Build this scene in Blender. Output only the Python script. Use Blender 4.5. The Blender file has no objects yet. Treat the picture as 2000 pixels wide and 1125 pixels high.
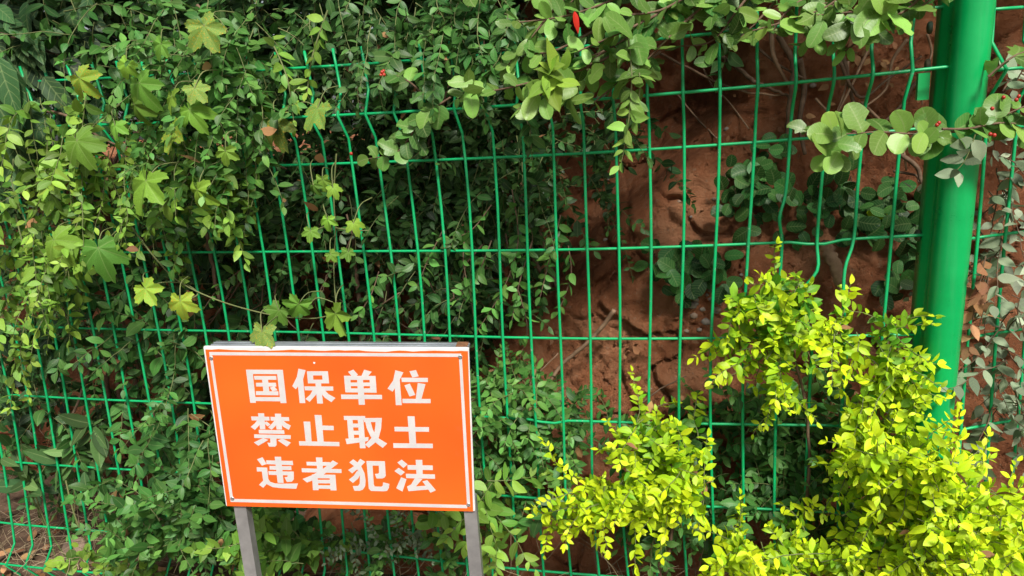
import bpy, bmesh, math, random
import numpy as np
from mathutils import Vector, Matrix, noise
random.seed(7); rng = np.random.default_rng(11)
sc = bpy.context.scene
COL = sc.collection

# ------------------------------------------------------------------ camera, sky, sun, exposure
FPX = 1444.0                                     # focal length in photograph pixels (2000 wide)
CR = np.array([[0.969138, 0.239447, -0.058622], [-0.003659, -0.223801, -0.974628], [-0.246491, 0.944764, -0.216018]])
CC = np.array([-0.38959, -1.40947, 1.13394])
cam = bpy.data.cameras.new('camera'); camo = bpy.data.objects.new('camera', cam); COL.objects.link(camo)
cam.sensor_width = 36; cam.lens = FPX / 2000 * 36; cam.clip_start = .02; cam.clip_end = 3000
r_, u_, b_ = CR[0], -CR[1], -CR[2]
camo.matrix_world = Matrix(((r_[0], u_[0], b_[0], CC[0]), (r_[1], u_[1], b_[1], CC[1]), (r_[2], u_[2], b_[2], CC[2]), (0, 0, 0, 1)))
sc.camera = camo
SUN_EL, SUN_AZ = math.radians(48), math.radians(150)   # azimuth clockwise from +Y (behind the fence): sun over the photographer's right shoulder
w = bpy.data.worlds.new('World'); sc.world = w; w.use_nodes = True
nt = w.node_tree; nt.nodes.clear()
sky = nt.nodes.new('ShaderNodeTexSky'); sky.sky_type = 'NISHITA'; sky.sun_disc = False
sky.sun_elevation = SUN_EL; sky.sun_rotation = SUN_AZ; sky.air_density = 1.2; sky.dust_density = 4.0; sky.ozone_density = .6
hs = nt.nodes.new('ShaderNodeHueSaturation'); hs.inputs['Saturation'].default_value = .4   # veiled, nearly white sky
bg = nt.nodes.new('ShaderNodeBackground'); bg.inputs['Strength'].default_value = .066
wo = nt.nodes.new('ShaderNodeOutputWorld')
nt.links.new(sky.outputs[0], hs.inputs['Color']); nt.links.new(hs.outputs[0], bg.inputs[0]); nt.links.new(bg.outputs[0], wo.inputs[0])
sd = bpy.data.lights.new('sun', 'SUN'); sd.energy = 3.1; sd.angle = math.radians(12); sd.color = (1, .955, .865)
so = bpy.data.objects.new('sun', sd); COL.objects.link(so)
sdir = Vector((math.sin(SUN_AZ) * math.cos(SUN_EL), math.cos(SUN_AZ) * math.cos(SUN_EL), math.sin(SUN_EL)))
so.rotation_euler = sdir.to_track_quat('Z', 'Y').to_euler()
vs = sc.view_settings; vs.view_transform = 'Standard'; vs.look = 'None'; vs.exposure = 0.7; vs.gamma = 1; vs.use_curve_mapping = False
sc.render.engine = 'CYCLES'
cy = sc.cycles; cy.max_bounces = 6; cy.diffuse_bounces = 3; cy.glossy_bounces = 2; cy.transmission_bounces = 4; cy.use_denoising = True
try: cy.denoiser = 'OPENIMAGEDENOISE'
except Exception: pass

# ------------------------------------------------------------------ helpers
def U(x, y, Y=0.0):
    """the real point seen at photograph position x, y on the upright plane Y metres behind (+) or before (-) the fence"""
    q = np.array([(x - 1000) / FPX, (y - 562.5) / FPX, 1.0]) @ CR
    return Vector(CC + q * ((Y - CC[1]) / q[1]))
def seen(P):
    q = CR @ (np.array(P) - CC)
    return 1000 + FPX * q[0] / q[2], 562.5 + FPX * q[1] / q[2], q[2]
def tag(o, label=None, cat=None, group=None, kind=None):
    if label: o['label'] = label
    if cat: o['category'] = cat
    if group: o['group'] = group
    if kind: o['kind'] = kind
    return o
def empty(name, loc, label, cat, group=None):
    o = bpy.data.objects.new(name, None); COL.objects.link(o); o.location = loc; o.empty_display_size = .05
    return tag(o, label, cat, group)
def link(name, me, parent=None):
    o = bpy.data.objects.new(name, me); COL.objects.link(o)
    if parent is not None:
        o.parent = parent; o.matrix_parent_inverse = Matrix.Translation(-parent.location)
    return o
def mesh_obj(name, verts, faces, mat, parent=None, smooth=False):
    me = bpy.data.meshes.new(name); me.from_pydata([tuple(v) for v in verts], [], faces)
    if smooth: me.polygons.foreach_set('use_smooth', [True] * len(me.polygons))
    me.materials.append(mat); me.update()
    return link(name, me, parent)
def tube(pts, rad, sides=6, caps=True):
    """tube round a polyline; rad is a number or a list"""
    P = [Vector(p) for p in pts]; n = len(P)
    R = rad if hasattr(rad, '__len__') else [rad] * n
    V, F = [], []
    ref = Vector((.31, .9, .27)).normalized()
    for i in range(n):
        t = (P[min(i + 1, n - 1)] - P[max(i - 1, 0)])
        t = t.normalized() if t.length > 1e-9 else Vector((0, 0, 1))
        a = t.cross(ref)
        if a.length < .1: a = t.cross(Vector((1, 0, 0)))
        a.normalize(); b = t.cross(a)
        for k in range(sides):
            an = 2 * math.pi * k / sides
            V.append(P[i] + a * (math.cos(an) * R[i]) + b * (math.sin(an) * R[i]))
    for i in range(n - 1):
        for k in range(sides):
            k2 = (k + 1) % sides
            F.append((i * sides + k, i * sides + k2, (i + 1) * sides + k2, (i + 1) * sides + k))
    if caps:
        F.append(tuple(reversed(range(sides)))); F.append(tuple((n - 1) * sides + k for k in range(sides)))
    return V, F
def merge(parts):
    V, F = [], []
    for v, f in parts:
        o = len(V); V += list(v); F += [tuple(i + o for i in q) for q in f]
    return V, F
def smoothpath(pts, per=6):
    P = [Vector(p) for p in pts]
    if len(P) < 3: return [P[0].lerp(P[-1], i / per) for i in range(per + 1)]
    out = []
    for i in range(len(P) - 1):
        a, b, c, d = P[max(i - 1, 0)], P[i], P[i + 1], P[min(i + 2, len(P) - 1)]
        for k in range(per):
            t = k / per
            out.append(.5 * ((2 * b) + (c - a) * t + (2 * a - 5 * b + 4 * c - d) * t * t + (3 * b - a - 3 * c + d) * t ** 3))
    return out + [P[-1]]
def box_verts(c, ax, ay, az):
    c = Vector(c)
    V = [c + ax * i + ay * j + az * k for k in (-1, 1) for j in (-1, 1) for i in (-1, 1)]
    return V, [(0, 2, 3, 1), (4, 5, 7, 6), (0, 1, 5, 4), (2, 6, 7, 3), (0, 4, 6, 2), (1, 3, 7, 5)]

# ------------------------------------------------------------------ materials
def newmat(name):
    m = bpy.data.materials.new(name); m.use_nodes = True
    n = m.node_tree.nodes; p = n['Principled BSDF']
    return m, n, m.node_tree.links, p
def ramp(n, stops):
    r = n.new('ShaderNodeValToRGB'); e = r.color_ramp.elements
    while len(e) < len(stops): e.new(.5)
    for q, (pos, c) in zip(e, stops): q.position = pos; q.color = (*c, 1)
    return r
def noise_tex(n, l, scale, detail=4, rough=.6, coord='Object'):
    tc = n.new('ShaderNodeTexCoord'); t = n.new('ShaderNodeTexNoise')
    t.inputs['Scale'].default_value = scale; t.inputs['Detail'].default_value = detail; t.inputs['Roughness'].default_value = rough
    l.new(tc.outputs[coord], t.inputs['Vector']); return t
def mottled(name, stops, scale, rough=.8, bump=.3, bscale=None, dist=.005, metallic=0, spec=.3):
    m, n, l, p = newmat(name)
    t = noise_tex(n, l, scale); r = ramp(n, stops); l.new(t.outputs['Fac'], r.inputs[0]); l.new(r.outputs[0], p.inputs['Base Color'])
    p.inputs['Roughness'].default_value = rough; p.inputs['Metallic'].default_value = metallic; p.inputs['Specular IOR Level'].default_value = spec
    if bump:
        t2 = noise_tex(n, l, bscale or scale * 3, 6); b = n.new('ShaderNodeBump'); b.inputs['Strength'].default_value = bump; b.inputs['Distance'].default_value = dist
        l.new(t2.outputs['Fac'], b.inputs['Height']); l.new(b.outputs[0], p.inputs['Normal'])
    return m
def leafmat(name, ca, cb, rough=.42, trans=.28, spec=.5, rib=.25, spots=None, edge=None, veins=None):
    """leaf colour between ca (tint 0, old leaf) and cb (tint 1, young leaf); every leaf has its own tint and value"""
    m, n, l, p = newmat(name)
    at = n.new('ShaderNodeAttribute'); at.attribute_name = 'lt'
    oi = n.new('ShaderNodeObjectInfo')
    ad = n.new('ShaderNodeVectorMath'); ad.operation = 'ADD'; l.new(at.outputs['Color'], ad.inputs[0]); l.new(oi.outputs['Color'], ad.inputs[1])
    sp = n.new('ShaderNodeSeparateXYZ'); l.new(ad.outputs[0], sp.inputs[0])
    mx = n.new('ShaderNodeMix'); mx.data_type = 'RGBA'; l.new(sp.outputs[0], mx.inputs[0]); mx.inputs[6].default_value = (*ca, 1); mx.inputs[7].default_value = (*cb, 1)
    col = mx.outputs[2]
    # value of the leaf, and a soft mottling inside it
    tn = noise_tex(n, l, 55, 3)
    mr = n.new('ShaderNodeMapRange'); mr.inputs['To Min'].default_value = .5; mr.inputs['To Max'].default_value = 1.5; l.new(sp.outputs[1], mr.inputs[0])
    mr2 = n.new('ShaderNodeMapRange'); mr2.inputs['From Min'].default_value = .3; mr2.inputs['From Max'].default_value = .7; mr2.inputs['To Min'].default_value = .82; mr2.inputs['To Max'].default_value = 1.18; l.new(tn.outputs['Fac'], mr2.inputs[0])
    mm = n.new('ShaderNodeMath'); mm.operation = 'MULTIPLY'; l.new(mr.outputs[0], mm.inputs[0]); l.new(mr2.outputs[0], mm.inputs[1])
    hv = n.new('ShaderNodeHueSaturation'); l.new(mm.outputs[0], hv.inputs['Value']); l.new(col, hv.inputs['Color'])
    mh = n.new('ShaderNodeMapRange'); mh.inputs['To Min'].default_value = .485; mh.inputs['To Max'].default_value = .515; l.new(sp.outputs[2], mh.inputs[0]); l.new(mh.outputs[0], hv.inputs['Hue'])
    col = hv.outputs[0]
    uv = n.new('ShaderNodeUVMap'); su = n.new('ShaderNodeSeparateXYZ'); l.new(uv.outputs[0], su.inputs[0])
    if rib:       # paler midrib
        d = n.new('ShaderNodeMath'); d.operation = 'SUBTRACT'; d.inputs[1].default_value = .5; l.new(su.outputs[0], d.inputs[0])
        a = n.new('ShaderNodeMath'); a.operation = 'ABSOLUTE'; l.new(d.outputs[0], a.inputs[0])
        k = n.new('ShaderNodeMapRange'); k.inputs['From Min'].default_value = .0; k.inputs['From Max'].default_value = .05; k.inputs['To Min'].default_value = rib; k.inputs['To Max'].default_value = 0; l.new(a.outputs[0], k.inputs[0])
        m2 = n.new('ShaderNodeMix'); m2.data_type = 'RGBA'; l.new(k.outputs[0], m2.inputs[0]); l.new(col, m2.inputs[6]); m2.inputs[7].default_value = (.42, .5, .22, 1); col = m2.outputs[2]
        # fine side veins as relief
        wv = n.new('ShaderNodeTexWave'); wv.wave_type = 'BANDS'; wv.bands_direction = 'Y'; wv.inputs['Scale'].default_value = 3.2; wv.inputs['Distortion'].default_value = 2.0
        l.new(uv.outputs[0], wv.inputs['Vector'])
        bp = n.new('ShaderNodeBump'); bp.inputs['Strength'].default_value = .06; bp.inputs['Distance'].default_value = .001; l.new(wv.outputs['Fac'], bp.inputs['Height']); l.new(bp.outputs[0], p.inputs['Normal'])
    if veins:     # paler side veins: pinnate (along the leaf) or palmate (from the stalk)
        def mth(op, a, b=None):
            q = n.new('ShaderNodeMath'); q.operation = op
            for i_, v_ in enumerate((a, b)):
                if v_ is None: continue
                if isinstance(v_, (int, float)): q.inputs[i_].default_value = v_
                else: l.new(v_, q.inputs[i_])
            return q.outputs[0]
        du = mth('SUBTRACT', su.outputs[0], .5)
        if veins == 'pinnate':
            ph = mth('SUBTRACT', su.outputs[1], mth('MULTIPLY', mth('ABSOLUTE', du), .45)); line = mth('ABSOLUTE', mth('SUBTRACT', mth('FRACT', mth('MULTIPLY', ph, 6.5)), .5)); wd = .09
        else:
            dv = mth('SUBTRACT', su.outputs[1], .5); an = mth('ARCTAN2', du, dv); rad = mth('SQRT', mth('ADD', mth('MULTIPLY', du, du), mth('MULTIPLY', dv, dv)))
            line = mth('MULTIPLY', mth('ABSOLUTE', mth('SUBTRACT', mth('FRACT', mth('ADD', mth('MULTIPLY', an, .985), .5)), .5)), rad); wd = .014
        kv = n.new('ShaderNodeMapRange'); kv.inputs['From Max'].default_value = wd; kv.inputs['To Min'].default_value = .3; kv.inputs['To Max'].default_value = 0; l.new(line, kv.inputs[0])
        m5 = n.new('ShaderNodeMix'); m5.data_type = 'RGBA'; l.new(kv.outputs[0], m5.inputs[0]); l.new(col, m5.inputs[6]); m5.inputs[7].default_value = (.38, .5, .18, 1); col = m5.outputs[2]
    if edge:      # patches of yellowing
        t3 = noise_tex(n, l, 22, 2); r3 = ramp(n, [(.56, (0, 0, 0)), (.68, (1, 1, 1))]); l.new(t3.outputs['Fac'], r3.inputs[0])
        m3 = n.new('ShaderNodeMix'); m3.data_type = 'RGBA'; l.new(r3.outputs[0], m3.inputs[0]); l.new(col, m3.inputs[6]); m3.inputs[7].default_value = (*edge, 1); col = m3.outputs[2]
    if spots:
        tc = n.new('ShaderNodeTexCoord'); v = n.new('ShaderNodeTexVoronoi'); v.inputs['Scale'].default_value = 150; l.new(tc.outputs['Object'], v.inputs['Vector'])
        r4 = ramp(n, [(.17, (1, 1, 1)), (.23, (0, 0, 0))]); l.new(v.outputs['Distance'], r4.inputs[0])
        m4 = n.new('ShaderNodeMix'); m4.data_type = 'RGBA'; l.new(r4.outputs[0], m4.inputs[0]); l.new(col, m4.inputs[6]); m4.inputs[7].default_value = (*spots, 1); col = m4.outputs[2]
    l.new(col, p.inputs['Base Color']); p.inputs['Roughness'].default_value = rough; p.inputs['Specular IOR Level'].default_value = spec
    tr = n.new('ShaderNodeBsdfTranslucent'); l.new(col, tr.inputs['Color'])
    ms = n.new('ShaderNodeMixShader'); ms.inputs[0].default_value = trans; l.new(p.outputs[0], ms.inputs[1]); l.new(tr.outputs[0], ms.inputs[2])
    l.new(ms.outputs[0], n['Material Output'].inputs['Surface'])
    return m
M = {}
M['dark'] = leafmat('dark_leaf', (.02, .06, .017), (.066, .165, .038), rough=.42, trans=.22, spec=.3)
M['mid'] = leafmat('green_leaf', (.036, .125, .028), (.115, .285, .055), rough=.45, trans=.3, spec=.3)
M['lime'] = leafmat('lime_leaf', (.08, .215, .035), (.28, .46, .06), rough=.46, trans=.32, spec=.3)
M['gold'] = leafmat('golden_leaf', (.085, .26, .014), (.54, .69, .014), rough=.46, trans=.32, rib=.2, spec=.3)
M['round'] = leafmat('oval_leaf', (.055, .17, .032), (.25, .44, .08), rough=.4, trans=.3, spec=.4, rib=.4, veins='pinnate')
M['rounddark'] = leafmat('dark_oval_leaf', (.022, .08, .022), (.05, .16, .035), rough=.42, trans=.2, spec=.2, veins='pinnate')
M['hop'] = leafmat('vine_leaf', (.09, .23, .032), (.25, .42, .045), rough=.58, spec=.25, trans=.32, rib=.0, veins='palmate')
M['hopspot'] = leafmat('spotted_vine_leaf', (.11, .22, .045), (.22, .33, .05), rough=.6, spec=.25, rib=.0, spots=(.6, .6, .3), edge=(.5, .36, .03), veins='palmate')
M['hopyellow'] = leafmat('yellowing_vine_leaf', (.18, .32, .04), (.32, .44, .04), rough=.6, spec=.25, rib=.0, edge=(.48, .33, .03), veins='palmate')
M['broad'] = leafmat('broad_leaf', (.02, .05, .02), (.06, .14, .045), rough=.5, trans=.15, spec=.2, veins='pinnate')
M['lance'] = leafmat('lance_leaf', (.045, .11, .032), (.11, .20, .06), rough=.5, trans=.2, spec=.2)
M['grey'] = leafmat('grey_leaf', (.17, .24, .14), (.36, .43, .30), rough=.5, trans=.3, rib=.1, spec=.3, veins='pinnate')
M['dry'] = leafmat('dry_leaf', (.22, .10, .045), (.42, .24, .12), rough=.8, spec=.15, trans=.2, rib=.1)
M['red'] = leafmat('red_leaf', (.6, .02, .02), (.6, .02, .02), rough=.4, rib=.0)
M['twig'] = mottled('green_twig', [(.3, (.10, .13, .045)), (.7, (.19, .21, .08))], 40, .6, 0)
M['bark'] = mottled('brown_bark', [(.3, (.09, .055, .035)), (.7, (.20, .13, .085))], 60, .85, .5, 150, .002)
M['root'] = mottled('pale_root', [(.3, (.22, .13, .08)), (.7, (.38, .25, .16))], 50, .85, .5, 150, .002)
M['straw'] = mottled('straw', [(.3, (.26, .19, .11)), (.7, (.46, .37, .24))], 25, .8, 0)
M['berry'] = mottled('berry', [(.3, (.32, .02, .015)), (.7, (.45, .04, .02))], 60, .3, 0, spec=.5)
M['ripe'] = mottled('yellow_berry', [(.3, (.5, .45, .05)), (.7, (.55, .5, .08))], 60, .3, 0, spec=.5)
M['stone'] = mottled('stone', [(.3, (.20, .14, .10)), (.7, (.38, .28, .21))], 25, .9, .6, 60, .004)
M['pebble'] = mottled('grey_pebble', [(.3, (.17, .14, .12)), (.7, (.33, .29, .25))], 40, .9, .5, 120, .002)

# green plastic-coated steel, with scuffs
def coated(name, c, rough, wear):
    m, n, l, p = newmat(name)
    t = noise_tex(n, l, 14, 5, .7); r = ramp(n, [(.3, tuple(q * .82 for q in c)), (.65, c)]); l.new(t.outputs['Fac'], r.inputs[0])
    t2 = noise_tex(n, l, 90, 3, .7); r2 = ramp(n, [(wear, (0, 0, 0)), (wear + .05, (1, 1, 1))]); l.new(t2.outputs['Fac'], r2.inputs[0])
    mx = n.new('ShaderNodeMix'); mx.data_type = 'RGBA'; l.new(r2.outputs[0], mx.inputs[0]); l.new(r.outputs[0], mx.inputs[6]); mx.inputs[7].default_value = (.18, .42, .26, 1)
    tc = n.new('ShaderNodeTexCoord'); mp = n.new('ShaderNodeMapping'); mp.inputs['Scale'].default_value = (90, 90, 4); l.new(tc.outputs['Object'], mp.inputs[0])
    t7 = n.new('ShaderNodeTexNoise'); t7.inputs['Scale'].default_value = 1; t7.inputs['Detail'].default_value = 5; l.new(mp.outputs[0], t7.inputs['Vector']); r7 = ramp(n, [(.5, (0, 0, 0)), (.85, (.22, .22, .22))]); l.new(t7.outputs['Fac'], r7.inputs[0])
    m7 = n.new('ShaderNodeMix'); m7.data_type = 'RGBA'; l.new(r7.outputs[0], m7.inputs[0]); l.new(mx.outputs[2], m7.inputs[6]); m7.inputs[7].default_value = (.12, .36, .2, 1)
    l.new(m7.outputs[2], p.inputs['Base Color'])
    rr = n.new('ShaderNodeMapRange'); rr.inputs['To Min'].default_value = rough - .08; rr.inputs['To Max'].default_value = rough + .15; l.new(t.outputs['Fac'], rr.inputs[0]); l.new(rr.outputs[0], p.inputs['Roughness'])
    return m
M['wire'] = coated('green_wire', (.004, .42, .14), .35, .65)
M['post'] = coated('green_post', (.0, .38, .095), .27, .70)
M['bolt'] = mottled('bolt_cap', [(.3, (.02, .06, .04)), (.7, (.12, .10, .06))], 60, .6, .2)

# ------------------------------------------------------------------ ground and earth bank
def edgeX(z): return -.82 + (z - .68) * 1.05
def sstep(a, b, x):
    t = min(1, max(0, (x - a) / (b - a))); return t * t * (3 - 2 * t)
def bankY(X, z):
    """how far behind the fence the earth face stands at X and height z"""
    rec = 1 - sstep(-.10, .07, X - edgeX(min(z, 1.15)))
    y = .20 + .20 * z + .36 * rec
    y += .06 * noise.noise(Vector((X * 1.6, z * 1.6, 3.1))) + .03 * noise.noise(Vector((X * 5, z * 5, 7.7)))
    y += .012 * noise.noise(Vector((X * 15, z * 15, 1.7))) + .005 * noise.noise(Vector((X * 42, z * 42, 5.7)))
    q = Vector((X * 6.5 + .5 * noise.noise(Vector((X * 9, z * 9, 2))), z * 5.0 + .5 * noise.noise(Vector((X * 9, z * 9, 12))), .5))
    d = noise.voronoi(q)[0]; e = d[1] - d[0]
    y += .028 * (1 - min(1, e / .07)) * sstep(-.25, .3, noise.noise(Vector((X * 3, z * 3, 9))))
    q2 = Vector((X * 14 + .6 * noise.noise(Vector((X * 20, z * 20, 2))), z * 12 + .6 * noise.noise(Vector((X * 20, z * 20, 12))), 4.5)); d2 = noise.voronoi(q2)[0]
    y += .010 * (1 - min(1, (d2[1] - d2[0]) / .12)) * sstep(-.1, .4, noise.noise(Vector((X * 4, z * 4, 29))))
    y += .011 * noise.noise(Vector((X * 24, z * 24, 41))) + .006 * noise.noise(Vector((X * 55, z * 50, 47)))
    y -= .016 * sstep(.1, .6, noise.noise(Vector((X * 9, z * 7, 21)))) + .01 * abs(noise.noise(Vector((X * 24, z * 20, 31))))
    return y
xs = np.concatenate([np.arange(-6, -2.4, .12), np.arange(-2.4, -.95, .03), np.arange(-.95, .5, .006), np.arange(.5, 3.2, .1)])
zs = np.concatenate([np.arange(-.06, 1.45, .007), np.arange(1.45, 2.3, .06)])
def topH(X): return 1.05 + 1.0 * sstep(-1.5, -.6, X)
V = []; nx, nz = len(xs), len(zs)
for z in zs:
    for X in xs:
        H = topH(X)
        if z <= H: V.append((X, bankY(X, z), z))
        else: V.append((X, bankY(X, H) + (z - H) * 3.5, H + .12 * (z - H) + .05 * noise.noise(Vector((X * 2, z * 3, 0)))))
F = [(j * nx + i, j * nx + i + 1, (j + 1) * nx + i + 1, (j + 1) * nx + i) for j in range(nz - 1) for i in range(nx - 1)]
def soilmat():
    m, n, l, p = newmat('red_soil')
    t = noise_tex(n, l, 5, 9, .72); r = ramp(n, [(.30, (.20, .075, .038)), (.5, (.46, .178, .084)), (.70, (.66, .33, .18))]); l.new(t.outputs['Fac'], r.inputs[0])
    t1 = noise_tex(n, l, 60, 6, .75); r1 = ramp(n, [(.58, (0, 0, 0)), (.70, (1, 1, 1))]); l.new(t1.outputs['Fac'], r1.inputs[0])
    mx = n.new('ShaderNodeMix'); mx.data_type = 'RGBA'; l.new(r1.outputs[0], mx.inputs[0]); l.new(r.outputs[0], mx.inputs[6]); mx.inputs[7].default_value = (.50, .31, .20, 1)
    l.new(mx.outputs[2], p.inputs['Base Color']); p.inputs['Roughness'].default_value = .95; p.inputs['Specular IOR Level'].default_value = .12
    tc = n.new('ShaderNodeTexCoord'); wn = noise_tex(n, l, 12, 4); wm = n.new('ShaderNodeMix'); wm.data_type = 'RGBA'; wm.blend_type = 'LINEAR_LIGHT'; wm.inputs[0].default_value = .07
    l.new(tc.outputs['Object'], wm.inputs[6]); l.new(wn.outputs['Color'], wm.inputs[7])
    vo = n.new('ShaderNodeTexVoronoi'); vo.feature = 'DISTANCE_TO_EDGE'; vo.inputs['Scale'].default_value = 15; l.new(wm.outputs[2], vo.inputs['Vector'])
    cr = n.new('ShaderNodeMapRange'); cr.inputs['From Max'].default_value = .05; l.new(vo.outputs['Distance'], cr.inputs[0])
    b1 = n.new('ShaderNodeBump'); b1.inputs['Strength'].default_value = .8; b1.inputs['Distance'].default_value = .010; l.new(cr.outputs[0], b1.inputs['Height'])
    t2 = noise_tex(n, l, 28, 10, .8); b = n.new('ShaderNodeBump'); b.inputs['Strength'].default_value = 1.0; b.inputs['Distance'].default_value = .05
    l.new(t2.outputs['Fac'], b.inputs['Height']); l.new(b1.outputs[0], b.inputs['Normal']); l.new(b.outputs[0], p.inputs['Normal'])
    return m
M['soil'] = soilmat()
bank = mesh_obj('earth_bank', V, F, M['soil'], smooth=True); tag(bank, 'cracked red earth bank behind the green wire fence', None, kind='structure')
# ground: one sheet, fine near the fence, reaching the horizon
gx = np.concatenate([[-1500, -400, -100, -30, -12], np.arange(-5, 2.6, .09), [6, 12, 30, 100, 400, 1500]])
gy = np.concatenate([[-1500, -400, -100, -30, -8, -3], np.arange(-1.5, 1.2, .06), [3, 8, 30, 100, 400, 1500]])
def groundz(X, Y): return .02 * noise.noise(Vector((X * 3, Y * 3, 0))) + .012 * noise.noise(Vector((X * 11, Y * 11, 4)))
V = [(x, y, groundz(x, y)) for y in gy for x in gx]; nx = len(gx)
F = [(j * nx + i, j * nx + i + 1, (j + 1) * nx + i + 1, (j + 1) * nx + i) for j in range(len(gy) - 1) for i in range(nx - 1)]
M['dirt'] = mottled('dirt', [(.3, (.07, .045, .032)), (.55, (.14, .09, .06)), (.75, (.24, .17, .115))], 14, .95, .8, 60, .01, spec=.15)
tag(mesh_obj('ground', V, F, M['dirt'], smooth=True), 'brown litter-strewn soil at the foot of the fence', None, kind='structure')

# ------------------------------------------------------------------ wire fence
RH = [1.27, 1.173, 1.0767, .8925, .7112, .5336, .3519, .1743, .0746]      # heights of the horizontal wires
CX = [.00369, .0094, -.01022, -.02025, .01954, -.01064, -.04802, -.00645, -.00755, -.0109]
CZ = [-.00289, -.00184, .00371, -.00101, .00585, .0083, .00328, .00988, .01288, -.00751]
PW = [(i, j) for i in range(4) for j in range(4) if i + j <= 3]
def vfold(z):
    o = 0
    for zt in (RH[1], RH[8]):
        o = max(o, 1 - abs(z - zt) / .046)
    return -.033 * max(0, o)
def node(c, z):
    """where wire c of the sagging panel passes at nominal height z"""
    a = (min(36, max(0, c)) - 17) / 17; b = (min(1.3, max(.05, z)) - .65) / .65
    dx = sum(k * a ** i * b ** j for k, (i, j) in zip(CX, PW)); dz = sum(k * a ** i * b ** j for k, (i, j) in zip(CZ, PW))
    return Vector((-c * .06 + dx, vfold(z) + .006 * math.sin(c * .33 + z * 2), z + dz))
zl = sorted(set([1.303, RH[0], RH[1] + .046, RH[1], RH[1] - .046, RH[2], RH[3], RH[4], RH[5], RH[6], RH[7], RH[8] + .046, RH[8], RH[8] - .046, .0] + [(RH[k] + RH[k + 1]) / 2 for k in range(2, 7)]))
BEND = {3: [(.84, .0), (.79, -.031), (.745, -.012)], 4: [(.94, -.010)], 2: [(.84, -.013), (.77, -.010)]}
fence = empty('wire_fence', (-1.0, 0, 0), 'long green welded wire mesh fence panel left of the thick green post', 'fence')
NC = 40
for c in range(0, NC + 1):
    hs_ = list(zl)
    pts = []
    for z in hs_:
        P = node(c, z)
        P.x += .0022 * math.sin(c * 7.1 + z * 9); pts.append((z, P))
    for z, dx in BEND.get(c, []):
        P = node(c, z); P.x += dx; P.y -= .012; pts.append((z, P))
    if c in (2, 3): pts = [q for q in pts if not (.74 < q[0] < .88 and q[0] not in [b_[0] for b_ in BEND[c]])]
    pts = [p for _, p in sorted(pts, key=lambda q: q[0])]
    if c in BEND: pts = smoothpath(pts, 4)
    v, f = tube(pts, .0030, 6); mesh_obj('vertical_wire', v, f, M['wire'], fence, True)
for k, z in enumerate(RH):
    pts = []
    for c in np.arange(-.2, NC + .3, .5):
        P = node(c, z); P.y += .0045
        if k == 3: P.z -= .008 * math.exp(-((c - 3) / .45) ** 2)
        if k == 5: P.z -= .009 * math.exp(-((c - 11.5) / .4) ** 2)
        pts.append(P)
    v, f = tube(pts, .0029, 6); mesh_obj('horizontal_wire', v, f, M['wire'], fence, True)
# the next panel, turning back beyond the post
ang = math.radians(26); D2 = Vector((math.cos(ang), math.sin(ang), 0)); N2 = Vector((math.sin(ang), -math.cos(ang), 0)); O2 = Vector((.066, .012, 0))
fence2 = empty('wire_fence', O2 + D2 * .3, 'short stretch of green wire mesh fence right of the thick green post', 'fence')
for c in range(0, 9):
    pts = [O2 + D2 * (.012 + c * .06) - N2 * vfold(z) * 1.0 + Vector((0, 0, z)) for z in zl]
    for i, z in enumerate(zl): pts[i] = O2 + D2 * (.012 + c * .06 + .0025 * math.sin(c * 5 + z * 8)) + N2 * (-vfold(z)) + Vector((0, 0, z))
    v, f = tube(pts, .0029, 6); mesh_obj('vertical_wire', v, f, M['wire'], fence2, True)
for z in RH:
    pts = [O2 + D2 * s + N2 * (-vfold(z) - .0045) + Vector((0, 0, z + .003 * math.sin(s * 12))) for s in np.arange(0, .51, .05)]
    v, f = tube(pts, .0029, 6); mesh_obj('horizontal_wire', v, f, M['wire'], fence2, True)
# post
post = empty('fence_post', (.026, 0, 0), 'thick glossy green steel fence post with rounded front', 'post')
def post_profile():
    pr = []; R_, yc = .0292, -.024
    for a in np.linspace(math.radians(165), math.radians(375), 26):
        k = 1 - (.035 if abs(a - math.radians(312)) < .05 else 0)      # pressed seam
        pr.append((R_ * k * math.cos(a), yc + R_ * k * math.sin(a)))
    pr += [(.0292, .0), (.036, .003), (.036, .040), (-.036, .040), (-.036, .003), (-.0292, .0)]
    return pr
pr = post_profile(); V = []; F = []; zz = np.linspace(-.3, 1.9, 12)
for z in zz:
    cxp = .0210 + .0045 * (z / 1.28) + (z - .85) * .02; sc_ = 1 - 0 * z
    for a, b in pr: V.append((cxp + a * sc_, b, z))
n_ = len(pr)
for j in range(len(zz) - 1):
    for i in range(n_): F.append((j * n_ + i, j * n_ + (i + 1) % n_, (j + 1) * n_ + (i + 1) % n_, (j + 1) * n_ + i))
F.append(tuple((len(zz) - 1) * n_ + i for i in range(n_)))
mesh_obj('shaft', V, F, M['post'], post, True)
v, f = box_verts((.0275, -.005, 1.905), Vector((.038, 0, 0)), Vector((0, .05, 0)), Vector((0, 0, .006))); mesh_obj('cap', v, f, M['post'], post)
for z in (1.25, 1.19, 1.11, .90, .70, .53, .35):       # bolt heads on the shaded side
    ring = []
    for x, rr in ((-.0142, .0088), (-.0185, .0088), (-.021, .006)):
        ring.append([Vector((x + .0005, .020 + rr * math.cos(t), z + rr * 1.2 * math.sin(t))) for t in np.linspace(0, 2 * math.pi, 11)[:-1]])
    V = sum(ring, []); F = [(j * 10 + i, j * 10 + (i + 1) % 10, (j + 1) * 10 + (i + 1) % 10, (j + 1) * 10 + i) for j in range(2) for i in range(10)] + [tuple(range(20, 30))]
    mesh_obj('bolt', V, F, M['bolt'], post, True)
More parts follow.
